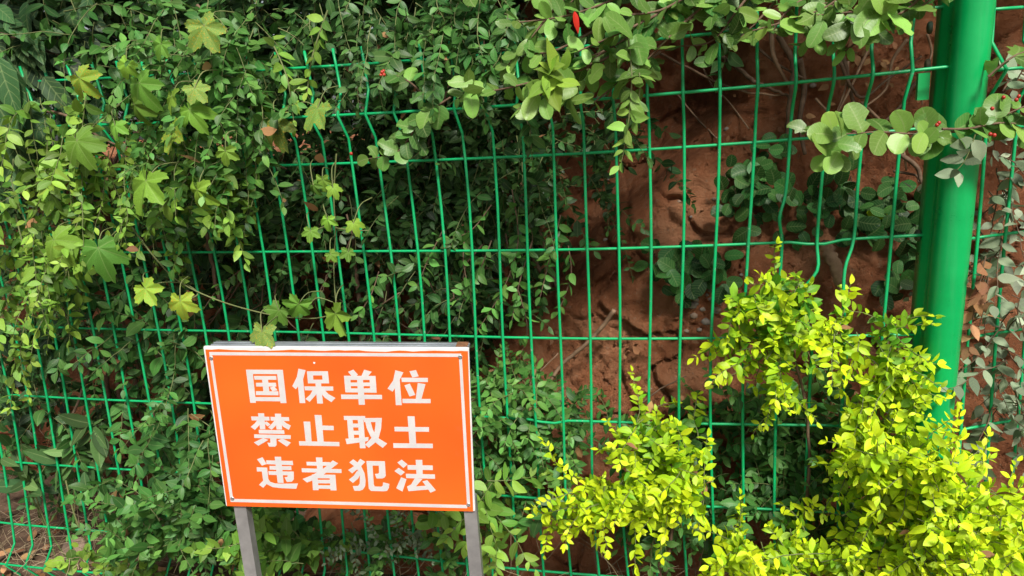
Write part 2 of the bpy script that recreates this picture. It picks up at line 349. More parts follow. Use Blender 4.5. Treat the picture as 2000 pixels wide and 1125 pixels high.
for z in (1.155, .62):
    v, f = box_verts((-.024, .012, z), Vector((.009, 0, 0)), Vector((0, .006, 0)), Vector((0, 0, .022))); mesh_obj('clamp', v, f, M['post'], post)

# ------------------------------------------------------------------ sign
TL, TR, BR, BL = (Vector(p) for p in ((-1.2199, -.3562, .7911), (-.7662, -.2775, .7714), (-.7824, -.2623, .4604), (-1.2361, -.3409, .4801)))
SC = (TL + TR + BR + BL) / 4; SA = (TR - TL).normalized(); SB = (TL - BL).normalized(); SN = SA.cross(SB).normalized()   # SN points at the photographer
if SN.y > 0: SN = -SN
SW, SH = (TR - TL).length, (TL - BL).length
def onsign(x, y):
    q = np.array([(x - 1000) / FPX, (y - 562.5) / FPX, 1.0]) @ CR; c = Vector(CC); d = Vector(q)
    P = c + d * ((SC - c).dot(SN) / d.dot(SN)) - SC
    return P.dot(SA), P.dot(SB)
def S(a, b, h): return SC + SA * a + SB * b + SN * h
sign = empty('warning_sign', (SC.x, SC.y, 0), 'orange rectangular notice board with white Chinese characters on two metal legs', 'sign')
m, n, l, p = newmat('orange_vinyl')
t = noise_tex(n, l, 3, 2); r = ramp(n, [(.3, (.86, .098, .010)), (.7, (.92, .165, .017))]); l.new(t.outputs['Fac'], r.inputs[0])
t2 = noise_tex(n, l, 60, 4); r2 = ramp(n, [(.64, (0, 0, 0)), (.76, (.45, .45, .45))]); l.new(t2.outputs['Fac'], r2.inputs[0])
mx = n.new('ShaderNodeMix'); mx.data_type = 'RGBA'; l.new(r2.outputs[0], mx.inputs[0]); l.new(r.outputs[0], mx.inputs[6]); mx.inputs[7].default_value = (.6, .12, .03, 1)
l.new(mx.outputs[2], p.inputs['Base Color']); p.inputs['Roughness'].default_value = .38; M['orange'] = m
t9 = noise_tex(n, l, 7, 5); q9 = n.new('ShaderNodeMapRange'); q9.inputs['To Min'].default_value = .25; q9.inputs['To Max'].default_value = .6; l.new(t9.outputs['Fac'], q9.inputs[0]); l.new(q9.outputs[0], p.inputs['Roughness'])
b9 = n.new('ShaderNodeBump'); b9.inputs['Strength'].default_value = .12; b9.inputs['Distance'].default_value = .004; l.new(t9.outputs['Fac'], b9.inputs['Height']); l.new(b9.outputs[0], p.inputs['Normal'])
M['white'] = mottled('white_vinyl', [(.3, (.56, .55, .56)), (.7, (.66, .64, .64))], 30, .5, .05)
M['edge'] = mottled('white_edge', [(.3, (.62, .62, .64)), (.7, (.80, .79, .80))], 30, .5, .1)
M['zinc'] = mottled('galvanised_steel', [(.3, (.38, .41, .45)), (.7, (.58, .61, .65))], 18, .35, .15, metallic=.75)
M['leg'] = mottled('aluminium_leg', [(.3, (.26, .26, .265)), (.7, (.42, .42, .42))], 22, .45, .1, metallic=.5)
M['rust'] = mottled('rusty_steel', [(.3, (.10, .05, .03)), (.7, (.28, .13, .06))], 80, .8, .4)
M['screw'] = mottled('steel_screw', [(.3, (.5, .5, .5)), (.7, (.7, .7, .7))], 80, .35, .1, metallic=.8)
def plate(name, poly, h0, h1, mat, bevel=0):
    """flat shape lying on the board between heights h0 and h1"""
    k = len(poly)
    if sum(poly[i][0] * poly[(i + 1) % k][1] - poly[(i + 1) % k][0] * poly[i][1] for i in range(k)) < 0: poly = poly[::-1]
    V = [S(a, b, h0) for a, b in poly] + [S(a, b, h1) for a, b in poly]
    F = [tuple(range(k, 2 * k))] + [(i, (i + 1) % k, k + (i + 1) % k, k + i) for i in range(k)]
    return V, F
def under(child, part):
    child.parent = part; child.matrix_parent_inverse = Matrix.Identity(4)   # a sub-part
def slab(name, a0, a1, b0, b1, h0, h1, mat, bev=.0008):
    v, f = box_verts(S((a0 + a1) / 2, (b0 + b1) / 2, (h0 + h1) / 2), SA * ((a1 - a0) / 2), SB * ((b1 - b0) / 2), SN * ((h1 - h0) / 2))
    o = mesh_obj(name, v, f, mat, sign); bm = bmesh.new(); bm.from_mesh(o.data); bmesh.ops.recalc_face_normals(bm, faces=bm.faces)
    bmesh.ops.bevel(bm, geom=bm.edges[:], offset=bev, segments=2, affect='EDGES'); bm.to_mesh(o.data); bm.free(); return o
hw, hh = SW / 2, SH / 2
slab('backing_panel', -hw, hw, -hh, hh, -.0070, -.0006, M['edge'])
# printed face: its upper edge has shrunk and peeled
top = [(-hw + .0035 + (SW - .005) * t, hh - .0045 - .0022 * abs(noise.noise(Vector((t * 7, 2.3, 0)))) * 2 - .0012 * noise.noise(Vector((t * 31, 0, 0)))) for t in np.linspace(0, 1, 40)]
v, f = plate('face', [(-hw + .0025, -hh + .0006), (hw - .0032, -hh + .0006)] + top[::-1], -.0006, .0003, None); face_o = mesh_obj('printed_face', v, f, M['orange'], sign)
ch = slab('top_channel', -hw + .006, hw - .002, hh - .012, hh - .0015, -.036, -.0072, M['zinc'], .0015)
for q in (-.028, -.018): under(slab('channel_rib', -hw + .0062, hw - .0022, hh - .0022, hh - .0006, q, q + .0035, M['zinc'], .0006), ch)
under(slab('rust_patch', hw - .024, hw - .0035, hh - .004, hh - .0002, -.0335, -.012, M['rust'], .0006), ch)
slab('bottom_channel', -hw + .006, hw - .006, -hh + .002, -hh + .02, -.030, -.0072, M['zinc'], .0015)
for s_ in (-1, 1): slab('side_channel', s_ * (hw - .012) - .009, s_ * (hw - .012) + .009, -hh + .02, hh - .0125, -.030, -.0072, M['zinc'], .0015)
# border lines and lettering: flat white vinyl, traced from the board's own face
Z = lambda x, y: onsign(380 + x / 3.125, 640 + y / 3.125)
for name, q in (('border_line', [(90, 148), (1627, 158), (1627, 178), (92, 167)]), ('border_line', [(92, 168), (108, 168), (237, 1050), (219, 1050)]),
                ('border_line', [(1614, 179), (1632, 179), (1683, 1093), (1664, 1093)]), ('border_line', [(219, 1044), (1664, 1082), (1664, 1101), (221, 1062)])):
    v, f = plate(name, [Z(*p_) for p_ in q], .0003, .0006, None); under(mesh_obj(name, v, f, M['white'], sign), face_o)
G = {'country': ((470, 710), [[(105,118),(232,118),(300,765),(190,765)],[(105,118),(825,122),(832,205),(118,200)],[(705,122),(825,122),(898,770),(782,770)],[(280,655),(780,655),(785,735),(290,730)],[(262,242),(695,242),(702,315),(275,312)],[(300,375),(690,375),(700,448),(305,445)],[(300,540),(740,542),(740,618),(305,612)],[(420,300),(535,300),(565,560),(450,560)],[(575,470),(655,440),(722,520),(625,540)]]),
 'protect': ((470, 710), [[(1130,100),(1270,130),(1215,325),(1080,500),(1010,440),(1100,260)],[(1120,420),(1220,300),(1265,770),(1155,770)],[(1295,150),(1705,150),(1712,230),(1305,230)],[(1295,150),(1412,150),(1425,385),(1318,385)],[(1590,150),(1705,150),(1730,385),(1605,385)],[(1312,315),(1722,315),(1730,385),(1318,385)],[(1248,445),(1808,448),(1812,528),(1258,520)],[(1462,380),(1572,380),(1610,778),(1498,778)],[(1410,515),(1500,515),(1480,600),(1350,745),(1268,688),(1365,600)],[(1530,515),(1640,515),(1720,600),(1850,672),(1775,752),(1640,660),(1570,570)]]),
 'single': ((655, 710), [[(250,160),(352,118),(440,215),(410,245),(315,240)],[(562,120),(712,160),(640,245),(510,245)],[(170,238),(785,242),(790,318),(178,318)],[(170,238),(292,238),(310,560),(198,560)],[(665,242),(785,242),(808,568),(685,565)],[(180,370),(795,370),(800,438),(190,438)],[(195,485),(800,485),(808,568),(198,560)],[(420,240),(535,240),(580,802),(460,802)],[(112,605),(912,612),(915,692),(120,690)]]),
 'place': ((655, 710), [[(1172,130),(1328,172),(1255,325),(1120,548),(1020,488),(1130,330)],[(1160,430),(1258,320),(1298,810),(1182,810)],[(1448,150),(1575,128),(1628,248),(1505,272)],[(1290,275),(1808,280),(1808,360),(1300,358)],[(1350,425),(1455,390),(1562,610),(1450,642)],[(1610,380),(1760,402),(1680,700),(1570,700)],[(1310,688),(1860,692),(1862,772),(1315,770)]]),
 'forbid': ((480, 800), [[(105,132),(460,140),(465,212),(118,208)],[(242,70),(360,72),(385,380),(282,380)],[(225,205),(300,230),(260,310),(180,395),(100,335),(180,265)],[(370,245),(410,230),(482,290),(428,325),(370,270)],[(485,140),(845,148),(852,220),(492,212)],[(570,78),(690,80),(712,385),(605,385)],[(560,215),(620,230),(590,310),(510,390),(440,345),(510,275)],[(660,215),(740,220),(800,270),(882,312),(845,392),(740,335),(680,270)],[(255,392),(750,402),(760,472),(262,462)],[(165,482),(880,500),(880,570),(170,550)],[(480,545),(600,550),(605,690),(575,720),(460,720),(425,645),(485,650)],[(335,555),(440,590),(250,702),(162,638)],[(630,600),(715,562),(882,645),(808,720)]]),
 'stop': ((480, 800), [[(1130,232),(1260,235),(1290,640),(1175,640)],[(1345,103),(1480,108),(1525,640),(1405,640)],[(1470,308),(1718,318),(1720,400),(1480,395)],[(1040,615),(1828,632),(1832,712),(1050,698)]]),
 'take': ((660, 800), [[(115,122),(532,125),(538,200),(122,200)],[(180,190),(285,190),(325,620),(215,620)],[(385,150),(495,150),(542,752),(432,752)],[(280,272),(400,272),(405,345),(288,345)],[(295,412),(410,412),(415,488),(305,488)],[(148,568),(600,535),(592,610),(415,640),(175,672)],[(510,165),(858,162),(855,240),(512,240)],[(535,235),(640,235),(680,380),(740,500),(810,570),(962,662),(875,745),(740,640),(640,520),(565,360)],[(738,162),(858,162),(845,370),(800,540),(730,640),(605,742),(535,682),(650,560),(715,440),(735,300)]]),
 'earth': ((660, 800), [[(1362,128),(1498,130),(1530,690),(1400,690)],[(1105,335),(1778,342),(1780,430),(1110,422)],[(1082,655),(1852,665),(1855,750),(1085,745)]]),
 'violate': ((490, 882), [[(122,148),(228,108),(310,240),(218,272)],[(302,170),(818,182),(828,262),(310,242)],[(365,278),(790,285),(795,358),(370,350)],[(345,380),(838,390),(840,462),(352,450)],[(468,100),(590,100),(642,610),(525,605)],[(720,390),(840,390),(840,540),(800,585),(705,590),(660,500),(720,490)],[(115,305),(320,312),(325,385),(122,385)],[(210,330),(322,330),(345,550),(245,585)],[(245,560),(320,620),(245,702),(162,645)],[(240,560),(340,530),(380,590),(470,620),(600,625),(920,622),(890,722),(600,710),(430,690),(300,625)]]),
 'person': ((490, 882), [[(1085,198),(1545,205),(1560,275),(1095,268)],[(1270,112),(1395,115),(1410,370),(1300,370)],[(992,325),(1770,342),(1772,415),(1000,400)],[(1600,170),(1705,228),(1420,450),(1250,540),(1100,602),(1012,532),(1180,465),(1360,370),(1480,280)],[(1195,445),(1300,445),(1325,750),(1215,750)],[(1535,450),(1652,452),(1675,755),(1560,755)],[(1195,445),(1652,452),(1655,520),(1200,515)],[(1300,550),(1550,550),(1555,618),(1305,615)],[(1310,655),(1560,658),(1565,725),(1315,718)]]),
 'offend': ((665, 882), [[(175,210),(248,148),(340,215),(405,285),(470,420),(492,560),(485,670),(440,740),(380,762),(275,762),(240,672),(345,668),(378,620),(380,480),(340,360),(260,275)],[(385,140),(485,200),(400,285),(230,422),(150,358),(270,280),(330,215)],[(330,370),(385,440),(350,520),(245,610),(168,545),(260,470)],[(510,182),(868,188),(872,272),(515,268)],[(510,182),(622,185),(652,640),(670,680),(800,685),(830,660),(832,600),(955,630),(945,710),(910,765),(840,772),(600,765),(555,720)],[(748,188),(868,188),(885,470),(860,505),(820,522),(705,522),(675,435),(735,430),(755,410)]]),
 'law': ((665, 882), [[(1112,212),(1195,155),(1310,248),(1230,318)],[(1055,378),(1135,315),(1258,400),(1180,465)],[(1185,500),(1290,540),(1212,778),(1090,712)],[(1310,262),(1802,270),(1805,358),(1315,350)],[(1470,160),(1598,162),(1610,520),(1490,520)],[(1278,432),(1845,445),(1848,528),(1285,515)],[(1455,515),(1600,535),(1470,680),(1330,768),(1302,680),(1380,640)],[(1330,690),(1670,665),(1740,735),(1335,770)],[(1605,580),(1695,555),(1862,752),(1760,800)]])}
for key, ((ox, oy), polys) in G.items():
    parts = [plate('c', [onsign(ox + a / 10, oy + b / 10) for a, b in q], .0003, .0005 + .00003 * i, None) for i, q in enumerate(polys)]
    v, f = merge(parts); under(mesh_obj('lettering_character', v, f, M['white'], sign), face_o)
for x, y in ((102, 185), (1622, 178), (1672, 1080), (232, 1042)):
    a, b = Z(x, y); ring = []
    for h, rr in ((.0002, .0040), (.0012, .0038), (.0017, .0024), (.0012, .0014)):
        ring += [S(a + rr * math.cos(t), b + rr * math.sin(t), h) for t in np.linspace(0, 2 * math.pi, 13)[:-1]]
    F = [(j * 12 + i, j * 12 + (i + 1) % 12, (j + 1) * 12 + (i + 1) % 12, (j + 1) * 12 + i) for j in range(3) for i in range(12)] + [tuple(range(36, 48))]
    mesh_obj('screw', ring, F, M['screw'], sign, True)
for a, b, rr in (Z(730, 214) + (.0022,),):    # paint chips
    q = [(a + rr * random.uniform(.5, 1.2) * math.cos(t) * 1.4, b + rr * random.uniform(.5, 1.2) * math.sin(t)) for t in np.linspace(0, 2 * math.pi, 9)[:-1]]
    v, f = plate('chip', q, .0003, .00042, None); under(mesh_obj('paint_chip', v, f, M['edge'], sign), face_o)
for sgn, a in ((-1, -hw + .0225), (1, hw - .0105)):
    c = S(a, -hh + .02, -.018); foot = Vector((c.x + .006, c.y - .002, -.12)); ax = Vector((SA.x, SA.y, 0)).normalized(); ay = ax.cross(Vector((0, 0, 1)))
    V = []
    for P in (foot, c):
        for i, j in ((-1, -1), (-.75, -1.0), (.75, -1.0), (1, -.75), (1, 1), (-1, 1)): V.append(P + ax * (.0115 * i) - ay * (-.0115 * j))
    F = [(i, (i + 1) % 6, 6 + (i + 1) % 6, 6 + i) for i in range(6)] + [tuple(range(6, 12))]
    o = mesh_obj('leg', V, F, M['leg'], sign)

# ------------------------------------------------------------------ leaves and plants
def prof(kind, t):
    if kind == 'ellip': return .25 * math.sin(math.pi * t ** .9) ** .85
    if kind == 'ovate': return .30 * (math.sin(math.pi * t ** .72) ** 1.0) * (1 - .15 * t)
    if kind == 'oval': return .29 * max(0, 1 - (2 * t ** 1.05 - 1) ** 2) ** .52
    if kind == 'orb': return .41 * max(0, 1 - (2 * t ** 1.02 - 1) ** 2) ** .52
    if kind == 'lance': return .16 * math.sin(math.pi * t ** .8) ** .9
    if kind == 'broad': return .21 * math.sin(math.pi * t ** .75) ** .9
    if kind == 'elm': return .27 * (math.sin(math.pi * t ** .8) ** .85) * (1 + .12 * ((t * 9) % 1))
def template(kind, var, fine):
    rs = random.Random(kind + str(var)); st = (9 if kind == 'elm' else 7) if fine else 3; cols = 5 if fine else 3
    fold = rs.uniform(.1, .65); curl = rs.uniform(-.1, .45); twist = rs.uniform(-.25, .25); bend = rs.uniform(-.12, .12)
    bite = {}
    if fine and kind in ('oval', 'orb') and var >= 4:
        for _ in range(3): bite[(rs.randint(2, st - 1), rs.choice((0, cols - 1)))] = rs.uniform(.25, .65)
    V = [(0, 0, 0)]; UV = [(.5, 0)]; F = []
    ts = [(i + 1) / (st + 1) for i in range(st)] if not fine else [.05, .15, .3, .5, .7, .86, .965][:7] if st == 7 else [(i + .7) / (st + .2) for i in range(st)]
    for i, t in enumerate(ts):
        wd = prof(kind, t)
        for k in range(cols):
            s = -1 + 2 * k / (cols - 1); x = s * wd * bite.get((i + 1, k), 1) * (1 + (.07 * rs.uniform(-1, 1) if fine else 0))
            z = fold * abs(x) * (1.1 - .6 * abs(s)) - curl * t * t + twist * x * t + (.012 * rs.uniform(-1, 1) if fine else 0)
            V.append((x + bend * math.sin(math.pi * t), t, z)); UV.append((.5 + .5 * s, t))
    V.append((0, 1, -curl)); UV.append((.5, 1)); tip = len(V) - 1
    for k in range(cols - 1): F.append((0, 2 + k, 1 + k))
    for i in range(st - 1):
        for k in range(cols - 1):
            a = 1 + i * cols + k; F.append((a, a + 1, a + cols + 1, a + cols))
    b = 1 + (st - 1) * cols
    for k in range(cols - 1): F.append((b + k, b + k + 1, tip))
    # short stalk
    return V, F, UV
def hop_template(var):
    rs = random.Random(900 + var); V = [(0, 0, 0)]; UV = [(.5, .5)]; F = []
    lob = [(0, 1.0, 33), (58 + rs.uniform(-6, 6), .88, 32), (-58 + rs.uniform(-6, 6), .88, 32), (118 + rs.uniform(-8, 8), .64, 32), (-118 + rs.uniform(-8, 8), .64, 32)]
    N = 72; rings = 4; ths = np.linspace(-168, 168, N)
    dr = rs.uniform(-.1, .7); fo = rs.uniform(.05, .34); tw = rs.uniform(-.5, .5); asy = rs.uniform(-.18, .18)
    for j in range(1, rings + 1):
        q = j / rings
        for i, th in enumerate(ths):
            r = max(L * math.exp(-((th - a) / s) ** 2 * .72) for a, L, s in lob); r = max(r, .52 if abs(th) < 145 else .3)
            ser = 1 + (.075 * (((i * 2.0 / 3) % 2) - .8) if j == rings else 0)
            near = min(abs(th - a) for a, L, s in lob)
            rr = r * q * ser * .62 * (1 + asy * math.sin(math.radians(th))); x = rr * math.sin(math.radians(th)); y = rr * math.cos(math.radians(th))
            z = -dr * rr * rr * 1.4 + fo * rr * (near / 26 - .5) * 1.0 + tw * x * y + .015 * rs.uniform(-1, 1) * q
            V.append((x, y, z)); UV.append((.5 + x, .5 + y))
    for i in range(N - 1): F.append((0, 2 + i, 1 + i))
    for j in range(rings - 1):
        for i in range(N - 1):
            a = 1 + j * N + i; F.append((a, a + 1, a + N + 1, a + N))
    return V, F, UV
TPL, MESH = {}, {}
def tpl(kind, var, fine):
    k = (kind, var, fine)
    if k not in TPL: TPL[k] = hop_template(var) if kind == 'hop' else template(kind, var, fine)
    return TPL[k]
def build_mesh(name, V, F, UV, mat):
    me = bpy.data.meshes.new(name); me.from_pydata(V, [], F)
    ul = me.uv_layers.new(name='UVMap'); li = np.zeros(len(me.loops), dtype=np.int32); me.loops.foreach_get('vertex_index', li)
    ul.data.foreach_set('uv', np.asarray(UV, dtype=np.float32)[li].ravel())
    me.polygons.foreach_set('use_smooth', [True] * len(me.polygons)); me.materials.append(mat); me.update(); return me
def leaf_mesh(kind, var, mat):
    k = (kind, var, mat)
    if k not in MESH:
        V, F, UV = tpl(kind, var, True); MESH[k] = build_mesh('leaf', V, F, UV, M[mat])
    return MESH[k]
NVAR = 4
class Plant:
    def __init__(s, name, label, base, cat='shrub', group=None, stem='twig'):
        s.root = empty(name, base, label, cat, group); s.L = []; s.stems = []; s.bigstems = []; s.stem = stem
    def leaf(s, pos, t, nrm, size, kind, mat, tint, val=None, var=None):
        t = Vector(t).normalized(); nrm = Vector(nrm); nrm = nrm - t * nrm.dot(t)
        if nrm.length < 1e-4: nrm = t.orthogonal()
        nrm.normalize(); x = t.cross(nrm)
        s.L.append((Vector(pos), x, t, nrm, size, kind, mat, min(1, max(0, tint)), (.45 + .55 * random.random() if mat == 'gold' else random.random()) if val is None else val, random.randrange(NVAR) if var is None else var))
    def build(s, nobj=150, ownthick=True):
        if s.stems:
            if len(s.stems) <= 60:
                for v, f in s.stems: mesh_obj('stem', v, f, M[s.stem], s.root, True)
            else:
                v, f = merge(s.stems); mesh_obj('twigs', v, f, M[s.stem], s.root, True)['kind'] = 'stuff'
        if s.bigstems:
            for st in s.bigstems: mesh_obj('branch', st[0], st[1], M['bark'], s.root, True)
        sco = []
        for i, q in enumerate(s.L):
            x, y, d = seen(q[0] + q[2] * q[4] * .5)
            ok = 0 <= x <= 2000 and 0 <= y <= 1125
            sco.append((0 if ok else 1, q[0].y * 1.2 - q[4] * 8, i))
        sco.sort(); pick = set(i for a, b, i in sco[:nobj] if a == 0); rest = {}
        for i, q in enumerate(s.L):
            pos, x, t, nr, size, kind, mat, tint, val, var = q
            if i in pick:
                o = bpy.data.objects.new('leaf', leaf_mesh(kind, var, mat)); COL.objects.link(o); o.parent = s.root
                o.matrix_local = Matrix.Translation(-s.root.location) @ Matrix(((x.x * size, t.x * size, nr.x * size, pos.x), (x.y * size, t.y * size, nr.y * size, pos.y), (x.z * size, t.z * size, nr.z * size, pos.z), (0, 0, 0, 1)))
                o.color = (tint, val, random.random(), 1)
            else: rest.setdefault(mat, {}).setdefault((kind, var), []).append(q)
        for mat, groups in rest.items():
            VV, FF, UU, CC_ = [], [], [], []; off = 0
            for (kind, var), qs in groups.items():
                V, F, UV = tpl(kind, var, kind == 'hop'); V = np.array(V); nv = len(V)
                A = np.array([[list(q[1] * q[4]), list(q[2] * q[4]), list(q[3] * q[4])] for q in qs]); P = np.array([list(q[0]) for q in qs])
                W = np.einsum('vk,lkc->lvc', V, A) + P[:, None, :]
                VV.append(W.reshape(-1, 3)); UU.append(np.tile(np.array(UV), (len(qs), 1)))
                c = np.array([[q[7], q[8], random.random(), 1] for q in qs]); CC_.append(np.repeat(c, nv, axis=0))
                for k in range(len(qs)): FF += [tuple(i + off + k * nv for i in f) for f in F]
                off += nv * len(qs)
            me = build_mesh('foliage', np.concatenate(VV).tolist(), FF, np.concatenate(UU), M[mat])
            at = me.attributes.new('lt', 'FLOAT_COLOR', 'POINT'); at.data.foreach_set('color', np.concatenate(CC_).astype(np.float32).ravel())
            o = link('foliage', me, s.root); o.color = (0, 0, 0, 1); o['kind'] = 'stuff'
        return s
FACE = Vector((.12, -.62, .62))
def rv(k=1.0): return Vector((random.gauss(0, k), random.gauss(0, k), random.gauss(0, k)))
def dress(pl, path, kind, mat, size, gap, tint=(0, 1), opp=True, jit=.3, face=FACE, start=.12, hang=.25, spread=.85, tipleaf=True):
    """leaves along a twig"""
    ln = sum((path[i + 1] - path[i]).length for i in range(len(path) - 1)); d = ln * start; acc = 0; sgn = 1; marks = []
    while d < ln: marks.append(d); d += gap * random.uniform(.75, 1.25)
    i = 0; acc = 0
    for mk in marks:
        while i < len(path) - 2 and acc + (path[i + 1] - path[i]).length < mk: acc += (path[i + 1] - path[i]).length; i += 1
        seg = path[i + 1] - path[i]; tn = seg.normalized(); P = path[i] + tn * max(0, mk - acc)
        fn = (face + rv(.36)).normalized(); sd = tn.cross(fn)
        if sd.length < .05: sd = tn.orthogonal()
        sd.normalize(); u = mk / ln
        for sg in ((-1, 1) if opp else (sgn,)):
            t = tn * random.uniform(.15, .8) + sd * (sg * spread) + fn * random.uniform(-.2, .45) + Vector((0, 0, -hang * random.random())) + rv(jit * .9)
            sz = size * random.uniform(.7, 1.2) * (1 - .35 * max(0, u - .6) / .4)
            tt = tint[0] + (tint[1] - tint[0]) * u + random.gauss(0, .2)
            pl.leaf(P, t, fn + rv(jit), sz, kind, 'dry' if random.random() < .006 and kind in ('ellip', 'ovate') else mat, tt)
        sgn = -sgn
    if tipleaf: pl.leaf(path[-1], path[-1] - path[-2] + rv(.003), face + rv(.3), size * .7, kind, mat, tint[1] + random.gauss(0, .1))
def twig(pl, start, d, length, droop, rad, seg=9, wob=.12):
    P = [Vector(start)]; d = Vector(d).normalized(); st = length / seg
    for _ in range(seg):
        d = (d + Vector((0, 0, -droop)) / seg * 2 + rv(wob)).normalized(); P.append(P[-1] + d * st)
    v, f = tube(P, [rad * (1 - .65 * i / seg) for i in range(seg + 1)], 4, False); pl.stems.append((v, f)); return P
def blob(pl, cx, cy, rx, ry, y0, y1, n, kind, mat, size, gap=.02, length=(.12, .22), d0=(0, -.1, -.6), spread=.7, droop=.5, tint=(0, 1), opp=True, jit=.3, hang=.25, rad=.0013, tpow=1, face=FACE):
    """n leafy twigs starting inside an ellipse of the view, between depths y0 and y1"""
    for _ in range(n):
        a = random.uniform(0, 2 * math.pi); q = math.sqrt(random.random())
        Y = y0 + (y1 - y0) * random.random() ** tpow
        P = U(cx + rx * q * math.cos(a), cy + ry * q * math.sin(a), Y)
        if P.z < .02: P.z = .02 + random.random() * .02
        k = random.uniform(0, .25)
        dress(pl, twig(pl, P, Vector(d0) + rv(spread), random.uniform(*length), droop, rad), kind, mat, size * random.uniform(.72, 1.32), gap, (tint[0] + k, tint[1] - k * .5), opp, jit, hang=hang, face=face)
def branch(pl, pts, kind, mat, size, gap, tint=(0, .7), opp=True, rad=.0022, jit=.25, hang=.2, per=6, **kw):
    path = smoothpath([U(*p) for p in pts], per); n = len(path)
    v, f = tube(path, [rad * (1 - .6 * i / n) for i in range(n)], 5, False); pl.stems.append((v, f))
    dress(pl, path, kind, mat, size, gap, tint, opp, jit, hang=hang, **kw); return path
def limb(pl, pts, r0, r1, per=7, name=None):
    path = smoothpath([U(*p) for p in pts], per); n = len(path)
    for i in range(1, n - 1): path[i] = path[i] + rv(r0 * .25)
    pl.bigstems.append(tube(path, [r0 + (r1 - r0) * i / (n - 1) for i in range(n)], 7, True)); return path

# --- dark hedge behind the fence, in separate shrubs
hedge_base = [((-2.2, .5, 0), 'dark small-leaved shrub behind the fence in the upper left corner', [(150, 150, 330, 330, .12, .75, 170), (60, 560, 260, 220, .14, .5, 70)]),
              ((-1.45, .5, 0), 'dark shrub behind the fence above the left half of the orange sign', [(520, 140, 260, 300, .14, .75, 170), (560, 450, 190, 200, .14, .5, 80)]),
              ((-.8, .45, 0), 'dark shrub behind the fence between the orange sign and the bare red soil', [(900, 170, 200, 240, .14, .6, 130), (930, 400, 150, 150, .12, .42, 75), (860, 570, 120, 70, .10, .3, 30), (1110, 290, 110, 90, .14, .3, 24)])]
for hb, (base, lab, blobs) in enumerate(hedge_base):
    pl = Plant('dark_shrub', lab, base, 'shrub', 'dark shrubs behind the fence')
    for b in blobs: blob(pl, *b, 'ellip', 'dark', .029, .017, (.14, .28), (0, -.2, -.35), .9, .5, (.0, .8), True, .5, rad=.0013, hang=.2)
    # crown above the frame, which shades the bank
    for _ in range(110):
        P = Vector((base[0] + random.uniform(-.5, .5), random.uniform(.0, .75), random.uniform(1.42, 2.1)))
        if seen(P)[1] > -40: P.z += .25
        dress(pl, twig(pl, P, rv(.8) + Vector((0, -.2, .1)), random.uniform(.2, .35), .2, .002), 'ellip', 'dark', .055, .028, (0, .8))
    for k in range(4):
        x = seen(Vector(base))[0]; x0 = x + random.uniform(-60, 60)
        limb(pl, [(x0, 1000, .5), (x0 + random.uniform(-80, 80), 700, .42), (x0 + random.uniform(-140, 140), 350, .4), (x0 + random.uniform(-200, 200), 30, .4)], .009, .003)
    for _ in range(9):
        cx, cy, rx, ry = blobs[hb % len(blobs)][:4] if random.random() < .5 else blobs[1][:4]
        x0, y0 = cx + random.uniform(-.7, .7) * rx, cy + random.uniform(-.2, .8) * ry; Yb = random.uniform(.08, .2)
        pts = [(x0, y0, Yb)]
        for k in range(5): x0 += random.uniform(-35, 35); y0 += random.uniform(10, 45); pts.append((x0, y0, Yb + random.uniform(-.02, .02)))
        path = [U(*q) for q in pts]; v, f = tube(path, [.0022 - .0003 * k for k in range(6)], 5); mesh_obj('bare_twig', v, f, M['bark'], pl.root, True)
    pl.build(240)

pl = Plant('thicket', 'deep dark thicket against the bank behind the dark shrubs', (-1.6, .6, 0), 'thicket')
for cx, cy, rx, ry, n_ in ((200, 200, 330, 360, 110), (620, 230, 330, 340, 100), (920, 330, 170, 330, 60), (150, 640, 260, 230, 40), (600, 560, 300, 160, 40), (150, -60, 300, 120, 90), (300, 40, 380, 110, 110), (800, 20, 300, 110, 70), (120, 850, 260, 110, 24), (640, 830, 250, 130, 30), (960, 650, 90, 60, 12)):
    blob(pl, cx, cy, rx, ry, .40, .85, n_, 'ellip', 'dark', .05, .026, (.2, .34), (0, -.2, -.2), 1, .4, (0, .5), jit=.6, rad=.002)
pl.build(0)
# --- shrub spilling over the fence at the upper left, pale young leaves
pl = Plant('spilling_shrub', 'yellow-green shrub spilling over the fence at the far left', (-2.0, .1, 0), 'shrub')
blob(pl, 330, 40, 240, 60, -.08, .06, 40, 'ellip', 'mid', .029, .019, (.12, .24), (.1, -.3, -.5), .7, .6, (.2, 1.0), jit=.45)
blob(pl, 350, 140, 200, 70, -.09, -.02, 34, 'ellip', 'mid', .029, .019, (.12, .22), (.1, -.3, -.5), .7, .6, (.2, 1.0), jit=.45)
blob(pl, 480, 200, 70, 90, -.08, -.02, 12, 'ellip', 'mid', .029, .019, (.12, .22), (.0, -.3, -.6), .6, .6, (.2, .9), jit=.45)
blob(pl, 420, 300, 90, 60, -.08, -.02, 10, 'ellip', 'mid', .029, .019, (.12, .22), (.0, -.3, -.6), .6, .6, (.3, 1), jit=.45)
blob(pl, 120, 250, 140, 110, -.13, -.03, 36, 'ellip', 'lime', .030, .018, (.14, .26), (-.15, -.25, -.6), .6, .7, (.2, 1), jit=.45)
blob(pl, 310, 320, 150, 90, -.10, -.03, 26, 'ellip', 'lime', .030, .018, (.12, .24), (0, -.2, -.7), .55, .7, (.1, .9), jit=.45)
blob(pl, 70, 450, 110, 120, -.10, -.02, 27, 'ellip', 'lime', .030, .018, (.12, .24), (-.1, -.2, -.7), .55, .7, (.1, .9), jit=.45)
